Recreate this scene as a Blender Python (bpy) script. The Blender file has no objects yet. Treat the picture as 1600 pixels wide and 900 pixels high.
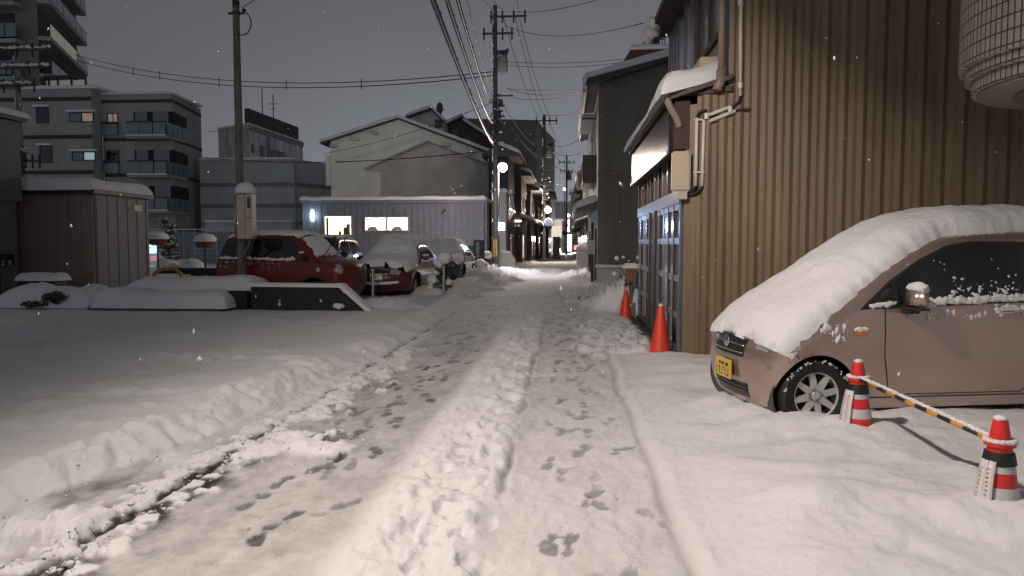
import bpy, bmesh, math, random
import numpy as np
from mathutils import Vector, Matrix, noise as mnoise
from mathutils.geometry import delaunay_2d_cdt
random.seed(7); rng = np.random.default_rng(7)
S = bpy.context.scene
COL = S.collection
# ------------------------------------------------------------------ camera numbers
FPX = 1150.; YAW = math.radians(4.23); PIT = math.radians(3.49); CH = 1.55
_F = Vector((-math.sin(YAW)*math.cos(PIT), math.cos(YAW)*math.cos(PIT), -math.sin(PIT)))
_R = Vector((math.cos(YAW), math.sin(YAW), 0)); _U = _R.cross(_F)
def P(u, v, y):
    """world point at distance y down the street that is read off the photograph at (u, v)"""
    d = _F + _R*((u-800)/FPX) + _U*((450-v)/FPX)
    return Vector((0, 0, CH)) + d*(y/d.y)
def X(u, y): return P(u, 380, y).x
def Z(v, y, u=800): return P(u, v, y).z

# ------------------------------------------------------------------ materials
def ramp(nt, pts):
    r = nt.nodes.new('ShaderNodeValToRGB'); e = r.color_ramp.elements
    while len(e) < len(pts): e.new(0.5)
    for k, (p, c) in enumerate(pts):
        e[k].position = p; e[k].color = (*c, 1) if len(c) == 3 else c
    return r
def mat(name, col, rough=.6, metal=0., var=.15, vscale=3., bump=0., bscale=60., coat=0., streak=None, spec=.5):
    m = bpy.data.materials.new(name); m.use_nodes = True; nt = m.node_tree
    b = nt.nodes['Principled BSDF']; L = nt.links
    b.inputs['Roughness'].default_value = rough; b.inputs['Metallic'].default_value = metal
    b.inputs['Specular IOR Level'].default_value = spec
    b.inputs['Coat Weight'].default_value = coat; b.inputs['Coat Roughness'].default_value = .06
    tc = nt.nodes.new('ShaderNodeTexCoord')
    vec = tc.outputs['Object']
    if streak:
        mp = nt.nodes.new('ShaderNodeMapping'); mp.inputs['Scale'].default_value = streak; L.new(vec, mp.inputs[0]); vec = mp.outputs[0]
    n = nt.nodes.new('ShaderNodeTexNoise'); n.inputs['Scale'].default_value = vscale; n.inputs['Detail'].default_value = 6
    n.inputs['Roughness'].default_value = .6; L.new(vec, n.inputs['Vector'])
    lo = tuple(c*(1-var) for c in col); hi = tuple(min(1, c*(1+var)) for c in col)
    r = ramp(nt, [(.3, lo), (.7, hi)]); L.new(n.outputs['Fac'], r.inputs[0]); L.new(r.outputs[0], b.inputs['Base Color'])
    if bump:
        n2 = nt.nodes.new('ShaderNodeTexNoise'); n2.inputs['Scale'].default_value = bscale; n2.inputs['Detail'].default_value = 4
        L.new(tc.outputs['Object'], n2.inputs['Vector'])
        bp = nt.nodes.new('ShaderNodeBump'); bp.inputs['Strength'].default_value = bump; bp.inputs['Distance'].default_value = .02
        L.new(n2.outputs['Fac'], bp.inputs['Height']); L.new(bp.outputs[0], b.inputs['Normal'])
    return m
def emit(name, col, s, dark=None, scale=3.):
    m = bpy.data.materials.new(name); m.use_nodes = True; nt = m.node_tree; b = nt.nodes['Principled BSDF']
    b.inputs['Base Color'].default_value = (.5, .5, .5, 1); b.inputs['Roughness'].default_value = .3
    b.inputs['Emission Color'].default_value = (*col, 1); b.inputs['Emission Strength'].default_value = s
    if dark:
        tc = nt.nodes.new('ShaderNodeTexCoord'); n = nt.nodes.new('ShaderNodeTexVoronoi'); n.inputs['Scale'].default_value = scale
        nt.links.new(tc.outputs['Object'], n.inputs['Vector'])
        r = ramp(nt, [(.25, dark), (.5, col)]); nt.links.new(n.outputs['Color'], r.inputs[0]); nt.links.new(r.outputs[0], b.inputs['Emission Color'])
    return m

def snow_mat():
    m = bpy.data.materials.new('snow'); m.use_nodes = True; nt = m.node_tree; L = nt.links; b = nt.nodes['Principled BSDF']
    b.inputs['Roughness'].default_value = .75; b.inputs['Specular IOR Level'].default_value = .25
    tc = nt.nodes.new('ShaderNodeTexCoord')
    at = nt.nodes.new('ShaderNodeAttribute'); at.attribute_name = 'wet'
    n = nt.nodes.new('ShaderNodeTexNoise'); n.inputs['Scale'].default_value = 9; n.inputs['Detail'].default_value = 8; n.inputs['Roughness'].default_value = .7
    L.new(tc.outputs['Object'], n.inputs['Vector'])
    ad = nt.nodes.new('ShaderNodeMath'); ad.operation = 'MULTIPLY_ADD'; ad.inputs[1].default_value = .5; ad.inputs[2].default_value = -.25
    L.new(n.outputs['Fac'], ad.inputs[0])
    # noise only bites where something is wet already
    mu = nt.nodes.new('ShaderNodeMath'); mu.operation = 'MULTIPLY'; L.new(ad.outputs[0], mu.inputs[0])
    gt = nt.nodes.new('ShaderNodeMath'); gt.operation = 'MINIMUM'; gt.inputs[1].default_value = .5; L.new(at.outputs['Fac'], gt.inputs[0])
    m2 = nt.nodes.new('ShaderNodeMath'); m2.operation = 'MULTIPLY'; m2.inputs[1].default_value = 2.4; L.new(gt.outputs[0], m2.inputs[0])
    L.new(m2.outputs[0], mu.inputs[1])
    sm = nt.nodes.new('ShaderNodeMath'); sm.operation = 'ADD'; sm.use_clamp = True; L.new(at.outputs['Fac'], sm.inputs[0]); L.new(mu.outputs[0], sm.inputs[1])
    r = ramp(nt, [(0, (.80, .80, .81)), (.25, (.62, .61, .61)), (.55, (.27, .265, .26)), (.8, (.06, .058, .055)), (1, (.03, .03, .03))])
    L.new(sm.outputs[0], r.inputs[0]); L.new(r.outputs[0], b.inputs['Base Color'])
    rr = nt.nodes.new('ShaderNodeMapRange'); rr.inputs[3].default_value = .8; rr.inputs[4].default_value = .38; L.new(sm.outputs[0], rr.inputs[0]); L.new(rr.outputs[0], b.inputs['Roughness'])
    h = None
    for sc, st in ((14, .30), (55, .30), (170, .22), (420, .12)):
        q = nt.nodes.new('ShaderNodeTexNoise'); q.inputs['Scale'].default_value = sc; q.inputs['Detail'].default_value = 3; L.new(tc.outputs['Object'], q.inputs['Vector'])
        k = nt.nodes.new('ShaderNodeMath'); k.operation = 'MULTIPLY'; k.inputs[1].default_value = st; L.new(q.outputs['Fac'], k.inputs[0])
        if h is None: h = k
        else:
            a = nt.nodes.new('ShaderNodeMath'); a.operation = 'ADD'; L.new(h.outputs[0], a.inputs[0]); L.new(k.outputs[0], a.inputs[1]); h = a
    bp = nt.nodes.new('ShaderNodeBump'); bp.inputs['Strength'].default_value = .7; bp.inputs['Distance'].default_value = .03
    L.new(h.outputs[0], bp.inputs['Height']); L.new(bp.outputs[0], b.inputs['Normal'])
    return m
SNOW = snow_mat()
M = dict(
 brown=mat('brown cladding', (.175, .124, .070), .5, 0, .26, 1.5, .2, 30, streak=(3, 3, .3)),
 brownpost=mat('brown post', (.05, .028, .017), .5),
 darkbrown=mat('dark brown timber', (.05, .028, .02), .6),
 beige=mat('beige plastic', (.50, .42, .32), .45, 0, .08),
 whitepipe=mat('white conduit', (.68, .65, .60), .4, 0, .06),
 black=mat('black rubber', (.012, .012, .012), .5, 0, .2),
 blackpl=mat('black plastic', (.02, .02, .021), .4, 0, .1),
 darkstone=mat('dark stone', (.018, .016, .015), .7, 0, .4, 6, .4, 20),
 taupe=mat('taupe pipe', (.26, .20, .155), .45, 0, .1),
 concrete=mat('concrete', (.30, .295, .285), .85, 0, .2, 2.5, .3, 30, streak=(1, 1, .35)),
 conc_dark=mat('weathered concrete', (.68, .70, .72), .85, 0, .4, 1.1, .3, 20, streak=(1, 1, .25)),
 polec=mat('pole concrete', (.17, .15, .125), .8, 0, .2, 3, .3, 40),
 poled=mat('dark pole', (.05, .045, .042), .6, 0, .2),
 steel=mat('galvanised steel', (.42, .42, .42), .4, .8, .12),
 alu=mat('anodised aluminium', (.30, .31, .36), .28, .85, .12, 5, streak=(1, 1, .4)),
 fascia=mat('dark brushed metal', (.06, .056, .07), .20, .85, .35, 6, .08, 90, streak=(1, 4, .4)),
 frost=mat('frosted glass', (.20, .24, .33), .16, 0, .12, 2, .05, 30, coat=.3),
 glass=mat('dark glass', (.012, .014, .016), .06, 0, .1, spec=.6),
 glassb=mat('balcony glass', (.17, .21, .23), .2, 0, .15),
 winup=mat('upper window glass', (.15, .175, .19), .12, 0, .15),
 tilew=mat('grey green siding', (.15, .145, .125), .7, 0, .15, 1.2, .1, 20, streak=(4, 4, .3)),
 tiled2=mat('dark siding', (.07, .07, .075), .7, 0, .25, 1.5),
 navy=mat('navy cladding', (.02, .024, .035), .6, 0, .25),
 cream=mat('cream render', (.74, .76, .68), .85, 0, .12, .7, .15, 15, streak=(1, 1, .4)),
 ghost=mat('bare old render', (.52, .495, .46), .9, 0, .15, .9, .2, 15),
 shedg=mat('grey blue metal cladding', (.18, .185, .21), .45, 0, .1, 1.5),
 apt=mat('apartment render', (.33, .35, .335), .85, 0, .12, .5, .1, 10, streak=(1, 1, .4)),
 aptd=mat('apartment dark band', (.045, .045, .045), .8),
 tower=mat('tower grey brown', (.19, .19, .185), .85, 0, .15),
 gband=mat('grey rendered wall', (.50, .52, .53), .85, 0, .1, .6),
 gbandd=mat('dark grey stripe', (.24, .24, .25), .8),
 shedb=mat('brown grey shed sheet', (.25, .195, .165), .7, 0, .3, .9, .1, 10, streak=(1, 1, .1)),
 wallg=mat('left grey wall', (.17, .165, .165), .8, 0, .12),
 pink=mat('pink beige metallic paint', (.50, .375, .32), .27, .72, .03, 2, coat=.8),
 red=mat('red orange paint', (.135, .013, .004), .42, 0, .05, 2, coat=.12),
 maroon=mat('maroon paint', (.10, .007, .013), .3, .2, .05, 2, coat=.8),
 dcar=mat('dark grey paint', (.05, .05, .055), .3, .3, .05, coat=.7),
 tyre=mat('tyre rubber', (.015, .015, .015), .75, 0, .3, 20, .3, 60),
 rim=mat('alloy', (.66, .65, .63), .34, .35, .06),
 chrome=mat('chrome', (.75, .75, .76), .1, 1, .05),
 lens=mat('clear lamp lens', (.45, .46, .47), .08, .4, .2, 8),
 orange=mat('amber lens', (.75, .20, .02), .25, 0, .1),
 plate=mat('yellow plate', (.72, .50, .09), .5, 0, .05),
 platew=mat('white plate', (.6, .6, .58), .5, 0, .05),
 plateink=mat('plate ink', (.03, .05, .03), .6),
 conered=mat('cone red', (.62, .025, .02), .42, 0, .1, 6, coat=.2),
 coneor=mat('cone orange red', (.70, .05, .02), .5, 0, .08, 6),
 conew=mat('cone silver white band', (.55, .54, .53), .35, 0, .12, 9),
 paper=mat('paper strip', (.70, .67, .66), .5, 0, .05),
 inkred=mat('red print', (.55, .16, .15), .6), inkgrey=mat('grey print', (.32, .31, .33), .6),
 leaf=mat('dark evergreen leaf', (.035, .05, .03), .6, 0, .35, 8),
 bark=mat('bark', (.06, .045, .035), .9, 0, .3, 8),
 yellowp=mat('yellow painted tube', (.50, .26, .04), .5),
 wood=mat('weathered wood', (.17, .105, .06), .7, 0, .25, 4, streak=(1, 1, .2)),
 terracotta=mat('brown planter', (.16, .045, .03), .7),
 green=mat('green sheet', (.02, .22, .05), .5),
 cable=mat('black cable', (.02, .02, .022), .5), 
 cloudy=mat('white tank', (.5, .49, .48), .5),
 bluesign=mat('blue sign', (.008, .022, .09), .5), redsign=mat('red sign', (.55, .04, .03), .4),
 trans=mat('transformer grey', (.22, .22, .22), .5),
 curb=mat('stone kerb', (.20, .165, .14), .85, 0, .25, 6, .4, 30),
)
E_WARM = emit('warm lit room', (1., .86, .66), 9., (.5, .3, .14), 2.2)
E_WARM2 = emit('warm lit window', (1., .92, .80), 7.)
E_LAMP = emit('lamp globe', (1., .82, .68), 95.)
E_BLUE = emit('cool white light box', (.50, .68, 1.), 110.)
E_WALL = emit('cool wall lamp', (.62, .80, 1.), 14.)
E_VEND = emit('vending machine front', (.55, .85, 1.), 1.6, (.10, .2, .3), 9.)
E_SHOP = emit('bright shop front', (1., .94, .84), 9.)
E_DIM = emit('dim window', (.9, .55, .35), .16)
E_DIMC = emit('dim cool window', (.5, .75, .85), .35)
E_DIMY = emit('dim cream screens', (.85, .75, .55), .10)
E_RED = emit('red sign light', (1., .08, .06), 3.)
E_GREEN = emit('green sign light', (.1, 1., .55), 4.)
E_SIGN = emit('lit sign board', (1., .82, .62), .5)

# ------------------------------------------------------------------ object helpers
def link(o): COL.objects.link(o); return o
def tag(o, label=None, cat=None, group=None, kind=None):
    if label: o['label'] = label
    if cat: o['category'] = cat
    if group: o['group'] = group
    if kind: o['kind'] = kind
    return o
def thing(name, label, cat, loc=(0, 0, 0), rz=0., group=None):
    o = link(bpy.data.objects.new(name, None)); o.empty_display_size = .2
    o.location = loc; o.rotation_euler = (0, 0, rz)
    return tag(o, label, cat, group)
def adopt(o, parent, local):
    if parent is not None:
        o.parent = parent
        if not local and parent.type == 'EMPTY':
            o.matrix_parent_inverse = (Matrix.Translation(parent.location) @ parent.rotation_euler.to_matrix().to_4x4()).inverted()
class MB:
    def __init__(s): s.v = []; s.f = []
    def add(s, vs, fs):
        n = len(s.v); s.v += [tuple(q) for q in vs]; s.f += [tuple(i+n for i in f) for f in fs]; return s
    def box(s, x0, x1, y0, y1, z0, z1):
        return s.add([(x0,y0,z0),(x1,y0,z0),(x1,y1,z0),(x0,y1,z0),(x0,y0,z1),(x1,y0,z1),(x1,y1,z1),(x0,y1,z1)],
                     [(0,3,2,1),(4,5,6,7),(0,1,5,4),(1,2,6,5),(2,3,7,6),(3,0,4,7)])
    def obox(s, o, a, b, c):
        o, a, b, c = map(Vector, (o, a, b, c))
        vs = [o, o+a, o+a+b, o+b, o+c, o+a+c, o+a+b+c, o+b+c]
        fs = [(0,3,2,1),(4,5,6,7),(0,1,5,4),(1,2,6,5),(2,3,7,6),(3,0,4,7)]
        if a.cross(b).dot(c) < 0: fs = [f[::-1] for f in fs]
        return s.add(vs, fs)
    def prism(s, pts, d):
        """closed 3D polygon pts pushed along d"""
        d = Vector(d); n = len(pts); vs = [Vector(q) for q in pts]; vs += [q+d for q in vs]
        return s.add(vs, [tuple(range(n))[::-1], tuple(range(n, 2*n))] + [(i, (i+1) % n, n+(i+1) % n, n+i) for i in range(n)])
    def tube(s, pts, r, n=8, r1=None, cap=True):
        pts = [Vector(q) for q in pts]; m = len(pts); vs = []; fs = []
        up = None
        for i, q in enumerate(pts):
            t = (pts[min(i+1, m-1)]-pts[max(i-1, 0)]).normalized()
            if up is None: up = Vector((0, 0, 1)) if abs(t.z) < .9 else Vector((1, 0, 0))
            a = t.cross(up).normalized(); b = a.cross(t).normalized(); up = b
            rr = r if r1 is None else r+(r1-r)*i/(m-1)
            for k in range(n):
                g = 2*math.pi*k/n; vs.append(q+a*(rr*math.cos(g))+b*(rr*math.sin(g)))
        for i in range(m-1):
            for k in range(n): fs.append((i*n+k, i*n+(k+1) % n, (i+1)*n+(k+1) % n, (i+1)*n+k))
        if cap: fs += [tuple(range(n))[::-1], tuple(range((m-1)*n, m*n))]
        return s.add(vs, fs)
    def lathe(s, prof, c=(0, 0, 0), n=24, axis='z', caps=True):
        vs = []; fs = []; c = Vector(c)
        for (r, h) in prof:
            for k in range(n):
                g = 2*math.pi*k/n; a, b = r*math.cos(g), r*math.sin(g)
                vs.append(c+(Vector((a, b, h)) if axis == 'z' else Vector((a, h, b)) if axis == 'y' else Vector((h, a, b))))
        for i in range(len(prof)-1):
            for k in range(n): fs.append((i*n+k, i*n+(k+1) % n, (i+1)*n+(k+1) % n, (i+1)*n+k))
        if caps and prof[0][0] > 1e-5: fs.append(tuple(range(n))[::-1])
        if caps and prof[-1][0] > 1e-5: fs.append(tuple(range((len(prof)-1)*n, len(prof)*n)))
        if axis == 'y': fs = [f[::-1] for f in fs]
        return s.add(vs, fs)
    def blob(s, c, r, n=10, amp=.25, fr=1.5, flat=None):
        """a lumpy ellipsoid; r is a number or three radii"""
        c = Vector(c); r = (r, r, r) if not hasattr(r, '__len__') else r; vs = []; fs = []; sd = Vector((random.random()*99, random.random()*99, 0)); m = n*2
        for i in range(n+1):
            th = math.pi*i/n
            for k in range(m):
                ph = 2*math.pi*k/m; d = Vector((math.sin(th)*math.cos(ph), math.sin(th)*math.sin(ph), math.cos(th)))
                q = 1+amp*mnoise.noise(d*fr+sd); z = d.z*r[2]*q
                if flat is not None: z = max(z, flat)
                vs.append(c+Vector((d.x*r[0]*q, d.y*r[1]*q, z)))
        for i in range(n):
            for k in range(m): fs.append((i*m+k, (i+1)*m+k, (i+1)*m+(k+1) % m, i*m+(k+1) % m))
        return s.add(vs, fs)
    def cap(s, o, a, b, t, r=None, step=.25, amp=.25, fr=1.2, over=.03, sag=0., up=None):
        """snow lying on the parallelogram o, o+a, o+b: rounded edges, uneven top"""
        o, a, b = Vector(o), Vector(a), Vector(b); la, lb = a.length, b.length
        nrm = Vector((0, 0, 1)) if up is None else Vector(up)
        r = r or t
        def line(l):
            e = [-over, -over*.6, 0, .12*r, .35*r, .7*r, r]; e = [q for q in e if q < l/2]
            k = max(2, int((l-2*e[-1])/step)); mid = [e[-1]+(l-2*e[-1])*i/k for i in range(1, k)]
            return e+mid+[l-q for q in reversed(e)]
        U, V = line(la), line(lb); ua, ub = a/la, b/lb; vs = []; fs = []; sd = Vector((random.random()*50, random.random()*50, 0))
        for i, p in enumerate(U):
            for j, q in enumerate(V):
                d = min(p, la-p, q, lb-q)+over
                g = math.sqrt(max(0, 1-(1-min(d, r)/r)**2)) if d > 0 else 0
                w = o+ua*p+ub*q; k = mnoise.noise(Vector((w.x*fr, w.y*fr, w.z*fr))+sd)+.5*mnoise.noise(Vector((w.x*fr*3, w.y*fr*3, w.z*fr*3))+sd)
                wob = ua*0
                if d < r*.8: wob = (ua*mnoise.noise(w*2.3+sd)+ub*mnoise.noise(w*2.1-sd))*over*.8
                z = t*g*(1+amp*k) - (.012+sag*(1-g))*(1 if d < .4*r else 0)
                vs.append(w+wob+nrm*z)
        m = len(V)
        for i in range(len(U)-1):
            for j in range(m-1): fs.append((i*m+j, (i+1)*m+j, (i+1)*m+j+1, i*m+j+1))
        if a.cross(b).dot(nrm) < 0: fs = [f[::-1] for f in fs]
        # underside so that an overhang is closed
        n0 = len(s.v); s.add(vs, fs)
        s.add([o-ua*over-ub*over-nrm*.012, o+a+ua*over-ub*over-nrm*.012, o+a+b+ua*over+ub*over-nrm*.012, o+b-ua*over+ub*over-nrm*.012], [(0, 3, 2, 1)])
        return s
    def build(s, name, m, parent=None, local=False, smooth=False, ang=None):
        me = bpy.data.meshes.new(name); me.from_pydata(s.v, [], s.f); me.materials.append(m if not isinstance(m, str) else M[m])
        if smooth:
            me.polygons.foreach_set('use_smooth', [True]*len(me.polygons))
            if ang:
                try: me.set_sharp_from_angle(angle=math.radians(ang))
                except Exception: pass
        o = link(bpy.data.objects.new(name, me)); adopt(o, parent, local)
        return o
def box(name, m, parent, x0, x1, y0, y1, z0, z1, bev=0., local=False):
    o = MB().box(x0, x1, y0, y1, z0, z1).build(name, m, parent, local)
    if bev: bevel(o, bev)
    return o
def bevel(o, w, seg=2):
    bm = bmesh.new(); bm.from_mesh(o.data)
    bmesh.ops.bevel(bm, geom=list(bm.edges), offset=w, segments=seg, affect='EDGES', clamp_overlap=True)
    bm.to_mesh(o.data); bm.free(); return o
def copy_tree(o, parent=None):
    c = o.copy(); link(c); c.parent = parent
    if parent is not None: c.matrix_parent_inverse = o.matrix_parent_inverse.copy()
    for ch in list(o.children): copy_tree(ch, c)
    return c
def snowcap(name, parent, *a, **k): return MB().cap(*a, **k).build(name, SNOW, parent, smooth=True)

def glow(name, loc, col, e, r=.12):
    l = bpy.data.lights.new(name, 'POINT'); l.color = col; l.energy = e; l.shadow_soft_size = r
    o = link(bpy.data.objects.new(name, l)); o.location = loc; return o

# ------------------------------------------------------------------ numpy noise for the ground
_perm = np.arange(512); rng.shuffle(_perm); _perm = np.concatenate([_perm]*3)
_ga = rng.uniform(0, 2*np.pi, 512); _gx, _gy = np.cos(_ga), np.sin(_ga)
def pn(x, y):
    xi = np.floor(x).astype(int); yi = np.floor(y).astype(int); xf = x-xi; yf = y-yi
    u = xf**3*(xf*(xf*6-15)+10); v = yf**3*(yf*(yf*6-15)+10)
    def g(i, j):
        h = _perm[(_perm[(xi+i) % 512]+(yi+j)) % 512]; return _gx[h]*(xf-i)+_gy[h]*(yf-j)
    a = g(0, 0)*(1-u)+g(1, 0)*u; b = g(0, 1)*(1-u)+g(1, 1)*u
    return (a*(1-v)+b*v)*1.5
def fbm(x, y, o=4, l=2.1, g=.5):
    s = 0; a = 1
    for k in range(o): s = s+a*pn(x+17.3*k, y-9.1*k); x = x*l; y = y*l; a *= g
    return s
def ss(a, b, x):
    t = np.clip((x-a)/(b-a), 0, 1); return t*t*(3-2*t)

def build_ground():
    rat = 1.0042; r = 1.6*rat**np.arange(int(math.log(190/1.6)/math.log(rat)))
    t = np.linspace(-.98, .84, 900)
    y = (r-3)[:, None]+0*t[None, :]; x = t[None, :]*r[:, None]
    N = lambda f, ox=0, oy=0: pn(x*f+ox, y*f+oy)
    z = .012*fbm(x*1.3, y*1.1, 4); wet = np.zeros_like(z)
    # worn lanes of packed snow
    near = 1-ss(30, 60, y)
    xk = -2.47+.06*pn(y*.8, 0*y+3.3)+.02*pn(y*5, 0*y)
    inroad = ss(0, .12, x-xk)*(1-ss(.5, .75, x))
    wet += inroad*(1-.6*ss(10, 19, y))*(.14+.20*(1-ss(-1.2, -.9, x))+.10*fbm(x*.9, y*.35, 4)+.07*fbm(x*6, y*2.5, 3))
    z += inroad*.007*fbm(x*7, y*3.2, 3)
    # middle ridge
    rx = .05*pn(y*.5, 0*y+8)
    pl = ss(-1.26+rx, -.98+rx, x)*(1-ss(-.52+rx, -.28+rx+.05*N(2.2), x)); fade = 1-ss(13.5, 17.5, y)
    lum = fbm(x*2.6, y*1.6, 4)
    z += pl*fade*(.048+.028*lum+.022*np.abs(fbm(x*6, y*5, 3))+.006*fbm(x*17, y*17, 2)*(1-ss(6, 9, y)))
    wet *= 1-.95*pl*fade
    # tramped holes along the ridge's right half
    crack = np.exp(-((x-(-.40+rx+.045*pn(y*2.4, 0*y+1)))/.022)**2)*fade*np.clip(.45+1.2*pn(y*.9, 0*y+5), 0, 1)
    z -= .035*crack; wet += .40*crack
    # right bank of untouched snow
    xr = .60+.06*pn(y*.7, 0*y+20)+.02*pn(y*4, 0*y+2)
    keep = 1-ss(9.6, 11.2, y+.9*N(.8, 4))
    z += keep*(.034*ss(-.02, .09, x-xr)+.10*ss(.02, .9, x-xr)+.012*np.exp(-((x-xr-.08)/.06)**2)*np.clip(fbm(x*5, y*3, 3), 0, 2)+(.0045*fbm(x*15, y*15, 3)*(1-ss(7, 10, y)))+ss(.1, .9, x-xr)*(.075*fbm(x*.6+3, y*.85, 3)+.022*fbm(x*1.9, y*2.3, 3)+.008*fbm(x*6, y*6, 3)*ss(5.2, 3.6, y)))
    rut = np.exp(-((x-xr+.02)/.03)**2)*keep; wet += .16*rut; z -= .012*rut
    wet *= 1-ss(.1, .3, x-xr)*keep
    far_r = ss(9.6, 11.2, y)*ss(.45, 1.0, x)
    z += far_r*(.03+.04*fbm(x*2.2, y*2.2, 4)); wet *= 1-.8*far_r
    # left: gutter strip, cut bank, field
    xb = -2.60-.95*np.exp(-(y-3.)/2.6)+.12*pn(y*1.1, 0*y+40)
    fld = ss(-.05, .32, xb-x+.08*fbm(x*2.1, y*2.6, 3))
    z += fld*(.12+.045*fbm(x*.7, y*.9, 3)*(1-ss(12, 15, y)))
    z += (.05*np.exp(-((x-xb+.24)/.20)**2)*(1-ss(8, 12, y)))*np.clip(.1+1.1*fbm(x*1.9, y*1.3, 4), 0, 1.2)
    # trampled rows across the left field
    for (c0, c1, w) in ((6.6, -.10, .35), (8.6, -.16, .25), (5.4, -.05, .3)):
        z += fld*.035*np.exp(-((y-(c0+c1*(x+3)))/w)**2)*(.4+1.4*np.abs(fbm(x*1.8+c0, y*2.2, 3)))
    gut = ss(0, .06, x-xb)*(1-ss(-.02, .04, x-xk))
    wet += gut*np.clip(.14+.42*ss(7.5, 3.2, y)*(.45+1.1*fbm(x*2.6, y*1.7, 5)), 0, .62)
    kk = np.exp(-((x-xk-.03*fbm(x*6, y*6, 3))/.021)**2)*(1-ss(17, 22, y))
    kn = np.clip(.9+.5*pn(y*1.3, 0*y+77)+.6*pn(y*5, 0*y+7), 0, 1)
    kw_ = np.exp(-((x-xk)/.075)**2)*(1-ss(17, 22, y)); z -= .035*kk*kn; wet += .62*kk*kn+.60*kw_*np.clip(.2+1.0*fbm(x*9, y*6, 4), 0, 1)
    sl = np.exp(-((x-xk-.14)/.16)**2)*(1-ss(4.6, 6.2, y)); wet += sl*np.clip(.25+.75*fbm(x*4, y*3, 4), 0, .7)
    # street further on: banks either side
    fs = ss(17, 21, y)
    z += fs*(.10*(1-ss(-3.2, -2.6, x)))+fs*.14*ss(.55, 1.2, x)*(.6+.6*fbm(x*1.2, y*.8, 3))
    z += fs*(1-ss(60, 90, y))*.03*fbm(x*1.5, y*.7, 4)
    wet += fs*inroad*.10*(.5+fbm(x*1.1, y*.5, 4))
    wet += ss(16, 20, y)*(1-ss(-3, -2.7, x))*np.clip(.1*fbm(x*.8, y*.8, 3), 0, 1)
    # bare gap along the sliding doors
    gap = ss(1.22, 1.36, x+.10*N(2.5))*(1-ss(1.8, 2.2, x))*ss(9.9, 10.25, y)*(1-ss(15.3, 15.9, y))
    z = z*(1-gap)+(-.03)*gap; wet = wet*(1-gap)+.85*gap
    lump = np.zeros_like(z)
    def splat(bx, by, br, bh, wetk=0., pw=.5, ax=1., rot=0.):
        i0, i1 = np.searchsorted(r, by-br*1.5+3), np.searchsorted(r, by+br*1.5+3)
        if i1 <= i0: return
        rm = r[(i0+i1)//2] if (i0+i1)//2 < len(r) else r[-1]
        lo, hi = (bx-br*1.6)/r[i0], (bx+br*1.6)/r[max(i0, i1-1)]
        lo, hi = min(lo, (bx-br*1.6)/r[max(i0, i1-1)]), max(hi, (bx+br*1.6)/r[i0])
        j0, j1 = np.searchsorted(t, lo), np.searchsorted(t, hi)
        sx, sy = x[i0:i1, j0:j1]-bx, y[i0:i1, j0:j1]-by
        c, s_ = math.cos(rot), math.sin(rot); qx, qy = sx*c+sy*s_, -sx*s_+sy*c
        d2 = (qx/(br*ax))**2+(qy/br)**2
        d2 = d2*(1+(.5 if bh > 0 else 1.1)*pn(x[i0:i1, j0:j1]*3.3/br*.25+bx*9, y[i0:i1, j0:j1]*3.3/br*.25+by*5))
        k = np.clip(1-d2, 0, 1)
        if bh > 0: lump[i0:i1, j0:j1] = np.maximum(lump[i0:i1, j0:j1], bh*k**pw)
        elif bh < 0: z[i0:i1, j0:j1] += bh*ss(0, .5, k)
        if wetk: wet[i0:i1, j0:j1] = np.where(wetk > 0, np.maximum(wet[i0:i1, j0:j1], wetk*ss(0, .35, k)), wet[i0:i1, j0:j1]*(1-ss(0, .4, k)*(-wetk)))
    # lumps thrown up along the kerb
    for k in range(620):
        yy = random.uniform(3.2, 12.5); side = random.choice((-1, -1, 1)); off = .06+abs(random.gauss(.04, .07))
        splat(-2.47+side*off, yy, min(.085, .018+random.expovariate(45)), random.uniform(.012, .038), -1)
    for k in range(150):
        yy = random.uniform(6.2, 10.5); splat(-2.25+random.gauss(0, .13), yy, random.uniform(.03, .10), random.uniform(.02, .055), -1)
    for k in range(26): splat(-1.98+random.gauss(0, .17), 5.35+random.gauss(0, .14), random.uniform(.06, .16), random.uniform(.03, .07), -1)
    for k in range(170):
        yy = random.uniform(3.2, 8.8); xx = -2.62-.95*math.exp(-(yy-3.)/2.6)-random.uniform(.02, .3)
        splat(xx, yy, random.uniform(.04, .15), random.uniform(.02, .06), -1)
    for (a, b, c, d) in ((-2.70, 3.72, .17, .10), (-2.86, 3.60, .14, .09), (-2.57, 3.60, .09, .07), (-2.64, 3.90, .08, .05)): splat(a, b, c, d, -1)
    # spade-thrown lumps before the cones
    for k in range(190):
        splat(random.gauss(.72, .22), random.uniform(10.0, 14.4), random.uniform(.05, .15), random.uniform(.03, .09), -1)
    for k in range(60): splat(random.gauss(-.72, .14), random.uniform(3, 14), random.uniform(.04, .11), random.uniform(.008, .028))
    for k in range(120): splat(random.gauss(-.66, .18), random.uniform(3, 15), random.uniform(.05, .11), -random.uniform(.02, .045), 0, ax=random.uniform(.5, 1.2), rot=random.uniform(-.5, .5))
    for k in range(60): splat(random.uniform(-7, -3.2), random.uniform(5.5, 9.5), random.uniform(.06, .16), random.uniform(.01, .035))
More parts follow.
